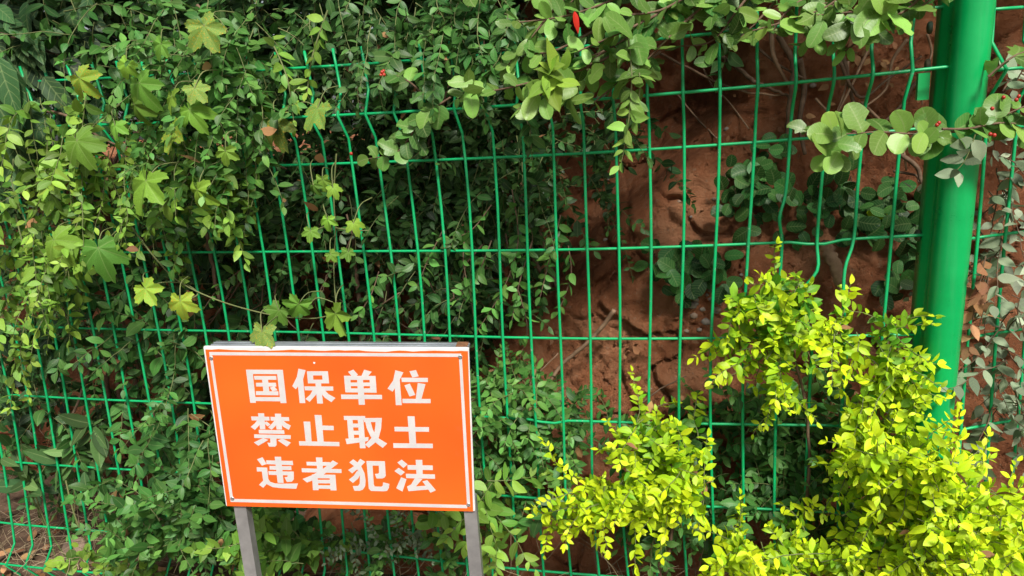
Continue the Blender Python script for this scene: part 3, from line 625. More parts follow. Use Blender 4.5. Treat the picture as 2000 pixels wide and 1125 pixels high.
for pts in ([(355, 330, -.06), (345, 420, -.07), (340, 500, -.07), (352, 545, -.06)], [(195, 330, -.08), (170, 430, -.09), (148, 530, -.08)], [(250, 300, -.08), (255, 400, -.09), (235, 480, -.08)],
            [(520, 60, .02), (560, 150, -.03), (575, 250, -.03)], [(640, 20, 0), (610, 110, -.02), (600, 180, -.03)], [(455, 120, -.03), (500, 170, -.04), (520, 250, -.04)], [(490, 260, -.03), (500, 360, -.04), (470, 470, -.05)],
            [(30, 420, -.08), (60, 560, -.09), (40, 690, -.08), (60, 780, -.07)], [(5, 560, -.07), (30, 680, -.08), (20, 800, -.07)]):
    branch(pl, pts, 'ellip', 'lime', .031, .019, (.2, .95), jit=.4)
for pts in ([(85, 215, -.02), (140, 230, -.03), (200, 270, -.03), (300, 310, -.03), (340, 320, -.02)], [(385, 10, 0), (420, 60, -.01), (440, 110, 0)], [(430, 260, -.02), (490, 300, -.02), (560, 330, -.02)]):
    limb(pl, pts, .0035, .0015)
pl.build(300)
# --- broad dark leaves of a tree at the left edge
pl = Plant('broadleaf_tree', 'tree with large glossy dark leaves cut by the left edge of the frame', (-2.4, .12, 0), 'tree', stem='bark')
for x, y, Y, dx, dz, sz, ti in ((-5, 110, -.1, .25, -1, .13, .9), (20, 150, -.08, .1, -1, .13, .5), (-20, 180, -.1, .5, -1, .14, .7), (50, 200, -.05, .5, -.9, .11, .2), (85, 150, -.02, .5, -.7, .11, .1), (90, 40, .05, .8, .1, .11, .1), (55, 65, .05, .9, -.2, .12, .0), (60, 120, .02, .7, -.8, .12, .1),
                              (100, 110, .05, .9, -.4, .11, .0), (5, 210, -.06, .2, -1, .13, .6), (30, 260, -.07, .2, -1, .12, .5), (-15, 30, .0, .8, -.3, .12, .2), (15, 10, .05, .6, -.7, .12, 0), (110, 190, .05, .6, -.9, .10, 0), (0, 280, -.08, .3, -1, .11, .6), (130, 70, .08, .9, -.2, .1, 0), (40, 330, -.04, .4, -1, .1, .3), (150, 20, .1, .8, -.5, .1, 0)):
    pl.leaf(U(x, y, Y), (dx, -.15, dz), FACE + rv(.2), sz, 'broad', 'broad', ti)
for _ in range(46):
    x, y = random.uniform(-40, 190), random.uniform(-40, 300); pl.leaf(U(x, y, -.04 + .1 * random.random() + max(0, x) * .0006), (random.uniform(-.2, .9), -.2, random.uniform(-1, -.1)), FACE + rv(.3), random.uniform(.075, .115), 'broad', 'broad', random.uniform(0, .5) if x > 40 else random.uniform(.3, .9))
limb(pl, [(-60, 60, .1), (20, 70, .08), (90, 100, .06), (120, 110, .05)], .005, .002); limb(pl, [(-40, 1100, .14), (-60, 600, .12), (-50, 60, .1)], .02, .008)
pl.build(80)

# --- climbing vine with lobed leaves
pl = Plant('climbing_vine', 'climbing vine with large lobed leaves trailing over the fence to the sign', (-1.75, -.05, 0), 'vine')
hops = [(155, 160, 62, 'hopyellow'), (272, 172, 78, 'hop'), (262, 212, 62, 'hop'), (335, 195, 50, 'hop'), (370, 222, 62, 'hop'), (335, 262, 66, 'hopyellow'), (150, 285, 78, 'hop'), (285, 365, 95, 'hop'), (385, 380, 78, 'hop'),
        (540, 248, 74, 'hopspot'), (620, 220, 70, 'hopspot'), (398, 60, 74, 'hopspot'), (315, 92, 46, 'hop'), (247, 130, 44, 'hop'), (380, 178, 48, 'hopspot'), (105, 478, 76, 'hop'), (192, 495, 84, 'hop'), (283, 570, 54, 'hopyellow'), (352, 595, 56, 'hopyellow'),
        (545, 612, 50, 'hop'), (583, 600, 52, 'hop'), (655, 620, 66, 'hop'), (512, 655, 58, 'hopspot'), (640, 432, 32, 'hop'), (606, 455, 32, 'hop'), (690, 440, 34, 'hop'), (612, 365, 30, 'hop'), (630, 355, 34, 'hop'), (650, 370, 30, 'hop'), (680, 495, 28, 'hop'), (645, 500, 26, 'hop'), (440, 300, 40, 'hop'), (225, 250, 40, 'hop'), (574, 208, 24, 'hop')]
for i, (x, y, s_, mt) in enumerate(hops):
    Y = -.20 + .03 * random.random() if x < 450 else -.07 - .02 * random.random()
    if (x, y) == (512, 655): Y = -.325
    d = Vector((random.uniform(-.8, .8), random.uniform(-.5, .1), -1)); dist = seen(U(x, y, Y))[2]
    pl.leaf(U(x, y - s_ * .12, Y), d, Vector((random.uniform(-.6, .7), -1, random.uniform(.1, .9))), s_ / FPX * dist * 1.2, 'hop', mt, random.random() * .8, .3 + .6 * random.random(), i)
    b0 = U(x, y - s_ * .12, Y); e0 = b0 + Vector((random.uniform(-.03, .03), random.uniform(.03, .07), random.uniform(.015, .05))); pl.stems.append(tube(smoothpath([b0, b0.lerp(e0, .5) + Vector((0, -.008, .012)), e0], 4), .0011, 5, False))
def vine(pts, r0=.0018, r1=.0012):
    p_ = smoothpath([U(*q) for q in pts], 7); n_ = len(p_); pl.stems.append(tube(p_, [r0 + (r1 - r0) * i / n_ for i in range(n_)], 5, False)); return p_
vine([(255, 440, -.08), (300, 500, -.07), (350, 550, -.06), (430, 588, -.05), (530, 615, -.05), (610, 622, -.05), (655, 612, -.06)], .0022)
vine([(657, 300, -.02), (652, 380, -.02), (655, 450, -.02), (652, 530, -.03), (658, 615, -.05)], .0018)
vine([(405, 222, -.06), (450, 232, -.05), (495, 237, -.05), (545, 222, -.06), (590, 200, -.06), (612, 205, -.06)], .0016)
vine([(540, 235, -.06), (555, 215, -.06), (575, 205, -.06)]); vine([(300, 575, -.06), (310, 553, -.06), (360, 552, -.06)]); vine([(350, 590, -.06), (380, 580, -.06), (385, 570, -.05), (365, 555, -.05)])
vine([(512, 655, -.325), (520, 635, -.2), (545, 615, -.06)]); vine([(600, 600, -.05), (620, 582, -.05), (650, 590, -.05)]); vine([(655, 445, -.03), (690, 450, -.03), (720, 450, -.02)]); vine([(640, 440, -.03), (615, 450, -.03)])
vine([(285, 350, -.1), (290, 250, -.08), (330, 150, -.05), (390, 60, -.04), (430, 65, -.03), (470, 55, -.02), (500, 30, -.01)], .002); vine([(150, 280, -.1), (200, 230, -.08), (260, 190, -.08), (320, 175, -.07)]); vine([(105, 470, -.1), (160, 420, -.09), (240, 380, -.09), (290, 350, -.09)]); vine([(190, 490, -.1), (240, 440, -.09), (262, 440, -.08)])
for x, y in ((262, 128), (560, 640), (222, 468)): pass
pl.build(60)
# withered leaves caught on the vine
for x, y, lab in ((620, 412, 'curled orange-brown dry leaf caught on the wires above the sign, upper of the pair'), (655, 512, 'curled brown dry leaf on the vine stem, lower of the pair above the sign'), (625, 318, 'shrivelled brown leaf hanging below the spotted vine leaves'), (383, 588, 'torn orange-brown dry leaf hanging beside the yellowing vine leaves')):
    o = link('dry_leaf', leaf_mesh('ovate', random.randrange(4), 'dry')); o.matrix_world = Matrix.Translation(U(x, y, -.05)) @ Matrix.Rotation(random.uniform(1.8, 2.6), 4, 'X') @ Matrix.Rotation(random.uniform(-.6, .6), 4, 'Z') @ Matrix.Scale(.036, 4)
    o.color = (random.random(), .8, .5, 1); tag(o, lab, 'dry leaf', 'dry leaves on the fence')

# --- mid-left greenery behind and through the fence, below the spilling shrub
pl = Plant('leafy_shrub', 'mid-green leafy shrub growing through the fence left of the orange sign', (-1.9, .1, 0), 'shrub')
blob(pl, 230, 600, 190, 90, -.02, .14, 26, 'ellip', 'mid', .036, .02, (.12, .24), (0, -.3, -.5), .7, .4, (0, .6))
blob(pl, 340, 760, 100, 140, -.05, .12, 26, 'ellip', 'mid', .036, .02, (.12, .22), (.1, -.4, -.4), .7, .4, (0, .6))
blob(pl, 330, 930, 110, 90, -.05, .12, 24, 'ellip', 'mid', .034, .02, (.10, .2), (.1, -.4, -.3), .7, .4, (0, .6))
blob(pl, 60, 700, 80, 120, .02, .2, 24, 'ellip', 'dark', .036, .02, (.12, .22), (0, -.4, -.4), .7, .4, (0, .9))
blob(pl, 100, 860, 110, 80, .02, .2, 12, 'ellip', 'mid', .034, .022, (.12, .2), (0, -.4, -.4), .7, .4, (0, .5))
blob(pl, 395, 850, 30, 150, -.1, -.02, 12, 'ellip', 'mid', .036, .022, (.14, .22), (.05, -.2, -.9), .4, .5, (0, .6))
limb(pl, [(300, 1080, .12), (320, 900, .1), (280, 750, .08), (230, 600, .08)], .006, .003); limb(pl, [(400, 440, .05), (415, 520, .05), (430, 590, .06)], .005, .004)
limb(pl, [(130, 840, .05), (180, 700, .12), (160, 620, .15)], .004, .002)
pl.build(300)
# --- grey-green lance leaves at lower left
pl = Plant('lance_leaved_plant', 'plant with long pointed grey-green leaves poking through the wires at lower left', (-2.15, .05, 0), 'plant')
for cx, cy, n_ in ((190, 830, 9), (120, 900, 8), (150, 870, 8), (60, 940, 7), (180, 900, 7), (20, 880, 6)):
    c = U(cx, cy, .02)
    for k in range(n_):
        a = random.uniform(0, 2 * math.pi); pl.leaf(c + rv(.015), (math.cos(a), -.35, math.sin(a) * .7 - .25), FACE + rv(.35), random.uniform(.06, .095), 'lance' if k % 3 else 'broad', 'lance', random.random())
    base = c + Vector((.02, .05, -c.z)); pl.stems.append(tube(smoothpath([base, (base + c) / 2 + rv(.02), c], 5), .0022, 5, False))
pl.build(80)

# --- oval-leaved shrub hanging over the top of the fence
def rosette(pl, x, y, Y, n, size, mat, tint, kind='oval'):
    c = U(x, y, Y)
    for k in range(n):
        a = 2 * math.pi * k / n + random.uniform(-.3, .3)
        pl.leaf(c + rv(.010), (math.cos(a), -.45, math.sin(a) - .15) , Vector((.1, -.9, .5)) + rv(.45), size * random.uniform(.75, 1.15), kind, mat, tint + random.gauss(0, .1), var=random.randrange(7))
pl = Plant('oval_leaved_shrub', 'overhanging shrub with large oval leaves above the middle of the fence', (-.55, .12, 0), 'shrub', stem='bark')
NV = NVAR; NVAR = 7
for pts in ([(1420, -60, -.02), (1330, 0, -.08), (1230, 70, -.12), (1150, 120, -.14)], [(1260, 70, -.1), (1150, 130, -.13), (1040, 160, -.13), (960, 178, -.12), (905, 185, -.11)], [(1330, -60, -.05), (1220, -10, -.1), (1110, 30, -.12), (1000, 45, -.12)],
            [(1180, -60, -.05), (1100, 0, -.1), (1040, 70, -.12), (990, 130, -.11)], [(1420, -30, -.08), (1330, 50, -.12), (1260, 120, -.12)], [(1300, 20, -.1), (1220, 60, -.14), (1130, 100, -.15)], [(1360, -20, -.1), (1290, 20, -.13), (1210, 30, -.14)],
            [(1290, 100, -.08), (1210, 160, -.1), (1160, 200, -.1)], [(1120, 110, -.12), (1060, 180, -.13), (1010, 215, -.12)], [(1160, 60, -.1), (1080, 100, -.12), (1010, 105, -.12)], [(1250, 30, -.06), (1180, 90, -.08), (1120, 180, -.08)]):
    branch(pl, pts, 'oval', 'round', .041, .025, (.0, .75), jit=.5, face=Vector((.1, -.75, .55)), rad=.003)
rosette(pl, 1078, 165, -.20, 7, .056, 'lime', 1.1, 'ovate'); rosette(pl, 1075, 150, -.205, 5, .035, 'lime', 1.4, 'ellip'); rosette(pl, 1060, 175, -.19, 6, .05, 'round', .9); rosette(pl, 915, 180, -.12, 4, .046, 'round', .8); rosette(pl, 1120, 175, -.15, 6, .056, 'round', .6); rosette(pl, 1230, 70, -.14, 5, .056, 'round', .4)
for _ in range(210):  # unseen crown above the frame, set forward at right to shade the soil
    P = Vector((random.uniform(-1.1, .75), 0, random.uniform(1.42, 2.15))); P.y = random.uniform(.1 if P.x < -.42 else -.14, .8)
    if seen(P)[1] > -50: P.z += .3
    dress(pl, twig(pl, P, rv(.8) + Vector((0, -.2, .1)), random.uniform(.2, .35), .2, .003), 'oval', 'round', .062, .035, (0, .5), jit=.4)
limb(pl, [(1500, -120, .05), (1380, -40, -.02), (1250, 60, -.09), (1100, 140, -.12)], .006, .002)
pl.leaf(U(1122, 22, -.16), (.35, -.1, -1), (.9, -.6, .2), .034, 'ellip', 'red', .5)
pl.build(280)
# small-leaved hanging sprays in front of the top wires
pl = Plant('hanging_spray', 'long drooping spray of small pale leaves hanging over the middle of the fence', (-.55, .02, 0), 'branch')
branch(pl, [(1225, 60, -.15), (1234, 150, -.17), (1226, 250, -.17), (1212, 325, -.16)], 'ellip', 'round', .033, .0165, (.6, 1.1), rad=.0017, hang=.1)
branch(pl, [(1240, 90, -.15), (1250, 160, -.17), (1242, 235, -.16)], 'ellip', 'round', .033, .0165, (.5, 1.0), rad=.0016, hang=.1)
pl.build(80)
pl = Plant('hanging_spray', 'short dark green spray hanging below the oval leaves, near the middle', (-.72, .02, 0), 'branch')
branch(pl, [(1030, 190, -.08), (1035, 250, -.09), (1040, 315, -.08)], 'ellip', 'mid', .030, .019, (.2, .7), rad=.0013, hang=.1)
pl.build(40)
pl = Plant('fine_leaved_shrub', 'fine-leaved shrub draping over the top wires between vine and oval leaves', (-.85, .1, 0), 'shrub')
for x, y, l_ in ((940, -20, 220), (915, 10, 150), (985, -10, 160), (880, -30, 180), (1010, 40, 120), (955, 60, 140), (900, -10, 110), (860, -40, 120), (970, 20, 210)):
    branch(pl, [(x, y, -.02), (x + random.uniform(-20, 10), y + l_ * .4, -.06), (x + random.uniform(-40, 10), y + l_ * .75, -.06), (x + random.uniform(-60, 0), y + l_, -.05)], 'ellip', 'mid', .027, .016, (.1, .8), rad=.0013)
blob(pl, 900, 0, 120, 60, -.06, .05, 16, 'ellip', 'mid', .028, .017, (.12, .22), (-.2, -.2, -.8), .5, .7, (0, .6))
blob(pl, 720, 10, 130, 60, .0, .12, 20, 'ellip', 'dark', .03, .018, (.12, .24), (-.1, -.2, -.8), .5, .7, (.2, 1))
pl.build(200)
# --- right-hand oval-leaved branches
pl = Plant('oval_leaved_shrub', 'overhanging oval-leaved branches along the top edge left of the green post', (-.1, .12, 0), 'shrub', stem='bark')
for pts in ([(1860, -50, -.03), (1780, 0, -.08), (1690, 20, -.1), (1590, 30, -.1)], [(1700, -60, -.05), (1620, 10, -.09), (1540, 40, -.1), (1470, 60, -.1)], [(1760, -40, -.05), (1700, 40, -.1), (1640, 80, -.11)], [(1620, -40, -.04), (1540, 20, -.09), (1510, 60, -.09)], [(1840, -60, -.06), (1770, 20, -.12), (1680, 50, -.13)], [(1500, -60, -.03), (1440, 20, -.06), (1390, 80, -.06), (1330, 90, -.06)], [(1900, -60, -.1), (1830, -10, -.12), (1790, 20, -.12)], [(1480, -50, -.05), (1400, -10, -.1), (1330, 30, -.1)], [(1820, -40, -.02), (1740, 40, -.07), (1690, 70, -.07)], [(1660, -40, -.02), (1600, 50, -.06), (1570, 90, -.06)], [(1560, -50, .0), (1490, 30, -.05), (1440, 80, -.05)], [(1780, -60, .02), (1650, 0, -.02), (1540, 10, -.03)], [(1450, -60, .0), (1380, 20, -.05), (1300, 60, -.06)], [(1760, 0, -.06), (1700, 60, -.1), (1650, 100, -.1)]):
    branch(pl, pts, 'oval', 'round', .039, .024, (.0, .8), jit=.5, face=Vector((.1, -.75, .55)), rad=.0028)
rosette(pl, 1665, 45, -.12, 6, .054, 'round', .5); rosette(pl, 1720, 25, -.13, 6, .05, 'round', .9); rosette(pl, 1590, 55, -.1, 5, .044, 'round', .6); rosette(pl, 1410, 78, -.07, 6, .036, 'round', .1)
pl.build(260)
pl = Plant('oval_leaved_branch', 'oval-leaved branch crossing in front of the fence beside the green post', (-.02, -.02, 0), 'branch', stem='bark')
branch(pl, [(1885, 255, -.1), (1800, 262, -.1), (1720, 258, -.1), (1640, 262, -.1), (1575, 258, -.09)], 'orb', 'round', .046, .027, (.2, .7), jit=.2, face=Vector((.1, -.9, .4)), hang=.1)
rosette(pl, 1630, 285, -.12, 9, .042, 'round', .8, 'orb'); rosette(pl, 1820, 255, -.11, 6, .036, 'round', .6, 'orb')
pl.build(80)
pl = Plant('oval_leaved_branch', 'oval-leaved branch with red berries right of the green post', (.12, -.02, 0), 'branch', stem='bark')
branch(pl, [(1840, 252, -.12), (1900, 250, -.11), (1950, 230, -.1), (2040, 190, -.08)], 'orb', 'round', .038, .02, (.1, .6), jit=.25, face=Vector((.1, -.9, .4)))
branch(pl, [(1900, 250, -.11), (1960, 240, -.1), (2040, 250, -.08)], 'orb', 'round', .04, .024, (.1, .6), jit=.25)
branch(pl, [(1930, 150, -.08), (1980, 110, -.08), (2040, 90, -.05)], 'orb', 'round', .04, .026, (.2, .9), jit=.25)
def berries(pl, spots, r, mat='berry'):
    for x, y, Y in spots:
        c = U(x, y, Y); V, F = [], []
        for i in range(1, 5):
            for k in range(8):
                ph, th = math.pi * i / 5, 2 * math.pi * k / 8; V.append(c + Vector((math.sin(ph) * math.cos(th), math.sin(ph) * math.sin(th), math.cos(ph))) * r)
        V += [c + Vector((0, 0, r)), c - Vector((0, 0, r * 1.1))]
        F = [(i * 8 + k, (i + 1) * 8 + k, (i + 1) * 8 + (k + 1) % 8, i * 8 + (k + 1) % 8) for i in range(3) for k in range(8)] + [(32, k, (k + 1) % 8) for k in range(8)] + [(33, 24 + (k + 1) % 8, 24 + k) for k in range(8)]
        mesh_obj('berry', V, F, M[mat], pl.root, True)
berries(pl, [(1934, 262, -.12), (1942, 264, -.12), (1938, 212, -.11), (1960, 190, -.1), (1990, 188, -.1), (1834, 240, -.12), (1985, 195, -.1), (1830, 244, -.12)], .0032)
pl.build(80)
pl = Plant('serrated_sprig', 'grey-green serrated sprig hanging in front of the green post', (.02, -.09, 0), 'branch')
branch(pl, [(1905, 262, -.13), (1895, 290, -.13), (1880, 320, -.13), (1855, 345, -.13)], 'elm', 'grey', .034, .019, (.0, .3), opp=True, jit=.2, hang=.3, rad=.0012, face=Vector((.1, -1, .3)))
pl.build(30)
# --- round sprig in front of the fence, left of middle
pl = Plant('round_leaved_sprig', 'round-leaved sprig with red berries woven through the upper wires left of the middle', (-1.1, -.02, 0), 'branch', stem='bark')
branch(pl, [(880, 190, -.06), (830, 225, -.06), (795, 275, -.06), (770, 300, -.06), (720, 310, -.06)], 'orb', 'round', .04, .022, (.0, .5), jit=.2, face=Vector((.1, -.9, .4)))
branch(pl, [(830, 190, -.04), (800, 160, -.05), (765, 145, -.05)], 'orb', 'round', .036, .026, (.0, .4), jit=.2, face=Vector((.1, -.9, .4)))
berries(pl, [(746, 141, -.06), (750, 146, -.06), (744, 147, -.06), (749, 139, -.055), (686, 300, -.05)], .0036)
NVAR = 4
pl.build(60)

pl = Plant('leafy_spray', 'light green leafy sprays just behind the wires, hanging left of the bare soil', (-.85, .1, 0), 'branch', stem='bark')
for pts in ([(1000, 370, .08), (1012, 470, .03), (985, 560, .02), (930, 650, .01)], [(960, 470, .05), (930, 540, .03), (880, 600, .02)], [(1095, 420, .05), (1075, 500, .03), (1055, 580, .02)], [(1040, 470, .05), (1015, 550, .02), (1000, 625, .02)], [(740, 530, .05), (725, 575, .03), (700, 615, .02)], [(865, 450, .06), (835, 510, .03), (815, 560, .02)], [(910, 440, .05), (905, 510, .02), (920, 580, .02)], [(960, 400, .06), (920, 450, .03), (870, 470, .02)], [(1110, 480, .05), (1115, 540, .03), (1090, 610, .02)], [(1010, 560, .03), (1030, 640, .02), (1015, 700, .02)], [(640, 540, .06), (610, 590, .04), (570, 610, .03)], [(480, 520, .05), (430, 560, .03), (400, 600, .02)]):
    branch(pl, pts, 'ellip', 'mid', .030, .018, (.55, 1.15), rad=.0016, jit=.45)
pl.build(200)
# --- plants on the earth bank behind the fence
def bankpt(x, y, lift=.0):
    Y = .2
    for _ in range(6):
        P = U(x, y, Y); Y = bankY(P.x, P.z)
    return U(x, y, Y - lift)
def bankcluster(pl, x, y, n, size, kind, mat, rx, ry, lift=.06, tint=(0, 1)):
    for _ in range(n):
        a = random.uniform(0, 6.283); q = math.sqrt(random.random()); px, py = x + rx * q * math.cos(a), y + ry * q * math.sin(a)
        root = bankpt(px, py - 20, -.01); P = bankpt(px, py, random.uniform(.02, lift)); path = smoothpath([root, root.lerp(P, .5) + rv(.008), P], 4)
        pl.stems.append(tube(path, .0012, 4, False))
        for k in range(random.randint(3, 5)):
            an = random.uniform(0, 6.283); pl.leaf(P + rv(.014), (math.cos(an), -.35, math.sin(an) - .1), Vector((.1, -.9, .5)) + rv(.3), size * random.uniform(.7, 1.2), kind, mat, random.uniform(*tint))
for lab, cl in (('dark round-leaved plant on the red soil beneath the upper right wires', [(1520, 330, 14, 60, 50), (1460, 400, 14, 60, 60), (1560, 400, 14, 70, 50), (1650, 380, 9, 60, 50), (1740, 400, 12, 60, 60)]),
                ('dark round-leaved tuft low on the red soil, nearest the bare middle', [(1310, 520, 10, 50, 40), (1370, 560, 9, 45, 40), (1395, 500, 6, 30, 40)]),
                ('dark round-leaved plant on the soil right beside the green post', [(1770, 470, 8, 50, 40), (1760, 550, 6, 45, 30), (1690, 440, 10, 60, 30)])):
    pl = Plant('bank_plant', lab, bankpt(cl[0][0], cl[0][1]), 'plant', 'round-leaved plants on the earth bank', stem='bark')
    if 'beneath' in lab:
        for an in (.4, 2.3, 4.2, 5.4): pl.leaf(bankpt(1708, 428, .07), (math.cos(an), -.3, math.sin(an)), (.1, -1, .3), .026, 'oval', 'gold', .6)
    for x, y, n_, rx, ry in cl: bankcluster(pl, x, y, max(3, int(n_ * .7)), .036, 'orb', 'rounddark', rx, ry, .08)
    pl.build(200)
pl = Plant('low_shrub', 'low fine-leaved green shrub behind the fence just right of the sign', (-.7, .12, 0), 'shrub')
blob(pl, 1000, 770, 75, 45, .02, .12, 40, 'ellip', 'mid', .024, .013, (.08, .15), (0, -.3, .3), .8, .4, (.6, 1.2), tpow=.7)
blob(pl, 1010, 860, 90, 80, .02, .15, 48, 'ellip', 'mid', .024, .014, (.08, .16), (0, -.3, .0), .8, .5, (.25, .95))
blob(pl, 1000, 960, 70, 40, .02, .12, 12, 'ellip', 'mid', .026, .016, (.08, .16), (0, -.3, .0), .8, .5, (0, .7))
pl.build(300)
pl = Plant('low_shrub', 'low green shrub behind the fence between the two golden clumps', (-.15, .12, 0), 'shrub')
blob(pl, 1130, 810, 60, 60, .08, .18, 18, 'ellip', 'mid', .024, .014, (.08, .15), (0, -.3, .2), .8, .4, (0, .6))
blob(pl, 1440, 880, 130, 110, .04, .2, 60, 'ellip', 'mid', .028, .016, (.08, .18), (0, -.3, .1), .8, .4, (0, .7))
blob(pl, 1560, 800, 130, 60, .06, .2, 34, 'ellip', 'mid', .026, .015, (.08, .16), (0, -.3, .2), .8, .4, (0, .7))
blob(pl, 1330, 1000, 120, 70, .02, .14, 26, 'ellip', 'mid', .028, .016, (.08, .16), (0, -.3, .2), .8, .4, (0, .7))
blob(pl, 1640, 960, 100, 100, .04, .2, 40, 'ellip', 'mid', .028, .016, (.08, .16), (0, -.3, .2), .8, .4, (0, .7))
pl.build(300)

# --- golden shrubs before the fence
def golden(lab, base, blobs, nobj, limbs=()):
    pl = Plant('golden_shrub', lab, base, 'shrub', 'golden-leaved shrubs along the fence')
    for b in blobs: blob(pl, *b[:7], 'ellip', 'gold', .0228, .0115, (.05, .13), b[7], .65, .15, (b[8][0] - .3, b[8][1] + .05), True, .5, rad=.0013, hang=.1)
    for lb in limbs: limb(pl, lb, .004, .002)
    pl.build(nobj)
golden('golden-leaved shrub in front of the fence, the clump nearest the orange sign', (-.5, -.06, 0), [(1175, 975, 80, 40, -.14, -.03, 31, (-.15, -.5, .1), (.5, 1.1)), (1270, 940, 80, 50, -.12, -.02, 35, (0, -.5, .2), (.35, 1.0)), (1330, 970, 50, 40, -.10, -.02, 14, (0, -.5, .2), (.5, 1.1)), (1260, 850, 55, 35, -.08, -.01, 21, (0, -.5, .2), (.3, .85)), (1330, 860, 45, 45, -.06, -.01, 14, (0, -.5, .2), (.2, .8)), (1120, 1010, 40, 25, -.12, -.04, 6, (-.3, -.4, -.1), (.6, 1.1))], 300, [[(1290, 1130, -.03), (1270, 1000, -.05), (1230, 930, -.07)], [(1300, 1120, -.03), (1320, 960, -.04), (1290, 850, -.04)]])
golden('golden-leaved spray on the wires at mid height, left of the green post', (-.3, -.03, 0), [(1490, 590, 55, 35, -.07, -.02, 25, (0, -.4, -.1), (.15, .75)), (1490, 670, 55, 40, -.08, -.02, 26, (0, -.4, -.2), (.3, .9)), (1555, 560, 20, 20, -.06, -.01, 6, (0, -.4, .0), (.1, .5)), (1550, 640, 25, 30, -.06, -.01, 6, (0, -.4, -.1), (.1, .5)), (1530, 745, 20, 25, -.07, -.02, 6, (0, -.2, -.8), (.3, .8))], 260, [[(1560, 1100, .0), (1580, 850, -.01), (1540, 650, -.03)]])
golden('golden-leaved column of shoots climbing beside the lower green post', (-.1, -.05, 0), [(1650, 640, 35, 25, -.08, -.03, 10, (.2, -.4, -.1), (.45, 1)), (1730, 655, 40, 25, -.08, -.03, 9, (.1, -.4, -.2), (.1, .6)), (1745, 720, 45, 40, -.09, -.03, 16, (0, -.3, -.5), (.5, 1.1)), (1680, 780, 30, 55, -.09, -.03, 12, (0, -.3, -.6), (.4, 1)), (1785, 745, 20, 50, -.1, -.06, 5, (.1, -.2, -.8), (.4, 1)), (1700, 850, 40, 30, -.09, -.03, 12, (0, -.3, -.3), (.5, 1))], 280, [[(1700, 1100, -.02), (1710, 900, -.04), (1720, 680, -.05)]])
golden('large golden-leaved shrub filling the lower right corner around the post', (.0, -.12, 0), [(1740, 910, 90, 35, -.18, -.05, 42, (0, -.4, .1), (.55, 1.1)), (1830, 950, 90, 45, -.22, -.09, 48, (.2, -.4, .1), (.6, 1.15)), (1720, 1020, 80, 50, -.14, -.03, 31, (-.2, -.4, .0), (.4, 1.0)), (1860, 1050, 100, 55, -.24, -.06, 53, (.1, -.4, .1), (.5, 1.1)), (1460, 1085, 65, 30, -.18, -.06, 26, (0, -.4, .2), (.55, 1.1)), (1560, 1040, 30, 30, -.1, -.03, 6, (0, -.4, .2), (.4, 1)), (1660, 920, 35, 40, -.1, -.02, 9, (-.1, -.4, 0), (.2, .8)), (1970, 1060, 50, 45, -.2, -.05, 22, (.1, -.4, .1), (.6, 1.1)), (1650, 1095, 80, 30, -.14, -.04, 20, (0, -.4, .2), (.3, .9)), (1540, 1100, 70, 25, -.16, -.05, 14, (0, -.4, .2), (.4, 1.0)), (1800, 1100, 120, 30, -.2, -.04, 30, (0, -.4, .2), (.4, 1.0))], 300, [[(1800, 1180, -.1), (1780, 1000, -.1), (1740, 880, -.1)], [(1850, 1180, -.14), (1880, 1050, -.16), (1900, 950, -.17)]])
# --- grey-green plant right of the post
pl = Plant('grey_leaved_plant', 'plant with pale grey-green leaves behind the wires right of the post', (.25, .06, 0), 'plant', stem='bark')
for b in ((1960, 330, 50, 60, .0, .12, 9), (1960, 560, 50, 90, .0, .12, 16), (1950, 720, 60, 90, .0, .12, 18), (1950, 430, 50, 60, .02, .14, 8), (1930, 830, 50, 50, .02, .14, 8), (1980, 180, 30, 90, .0, .12, 6)):
    blob(pl, *b, 'ovate', 'grey', .031, .019, (.10, .2), (0, -.3, -.5), .7, .4, (0, 1), False, .35, rad=.0013)
pl.build(200)
pl = Plant('withered_spray', 'spray of withered brown leaves hanging beside the right edge of the post', (.12, .0, 0), 'branch', stem='bark')
for pts in ([(1925, 500, -.03), (1912, 560, -.03), (1900, 620, -.03), (1892, 680, -.03)], [(1930, 540, -.02), (1922, 600, -.02), (1908, 650, -.02)]): branch(pl, pts, 'ovate', 'dry', .036, .02, (0, 1), opp=True, jit=.5, hang=.5, rad=.0012)
pl.build(40)

# --- low plants before the fence at the foot of the sign
pl = Plant('ground_plant', 'light green leafy clump around the foot of the left sign leg', (-1.35, -.1, 0), 'plant')
blob(pl, 330, 1050, 120, 40, -.16, .0, 40, 'ovate', 'mid', .034, .018, (.07, .14), (.05, -.4, .8), .6, .1, (.3, 1.0), hang=.0)
blob(pl, 540, 1080, 70, 50, -.14, .0, 30, 'ovate', 'lime', .034, .018, (.07, .14), (.05, -.4, .8), .6, .1, (.0, .5), hang=.0)
blob(pl, 560, 1020, 60, 30, -.05, .05, 16, 'orb', 'mid', .026, .016, (.08, .15), (0, -.4, .4), .7, .1, (.0, .8), hang=.0)
blob(pl, 400, 980, 60, 60, -.1, .02, 14, 'ovate', 'mid', .034, .018, (.1, .18), (.05, -.4, .7), .5, .1, (.0, .6), hang=.0)
blob(pl, 220, 1110, 100, 20, -.12, .0, 16, 'orb', 'lime', .026, .016, (.04, .09), (0, -.3, .9), .6, .1, (.2, 1), hang=.0)
pl.build(300)
pl = Plant('ground_plant', 'wispy pale green weed behind the wires under the orange sign', (-1.05, .05, 0), 'plant')
blob(pl, 770, 1050, 110, 50, .0, .1, 26, 'ellip', 'grey', .014, .011, (.08, .18), (0, -.4, .4), .7, .2, (-.2, .3), rad=.0011)
blob(pl, 700, 1060, 90, 50, .0, .12, 22, 'ellip', 'mid', .026, .015, (.08, .16), (0, -.4, .4), .7, .2, (.2, .9))
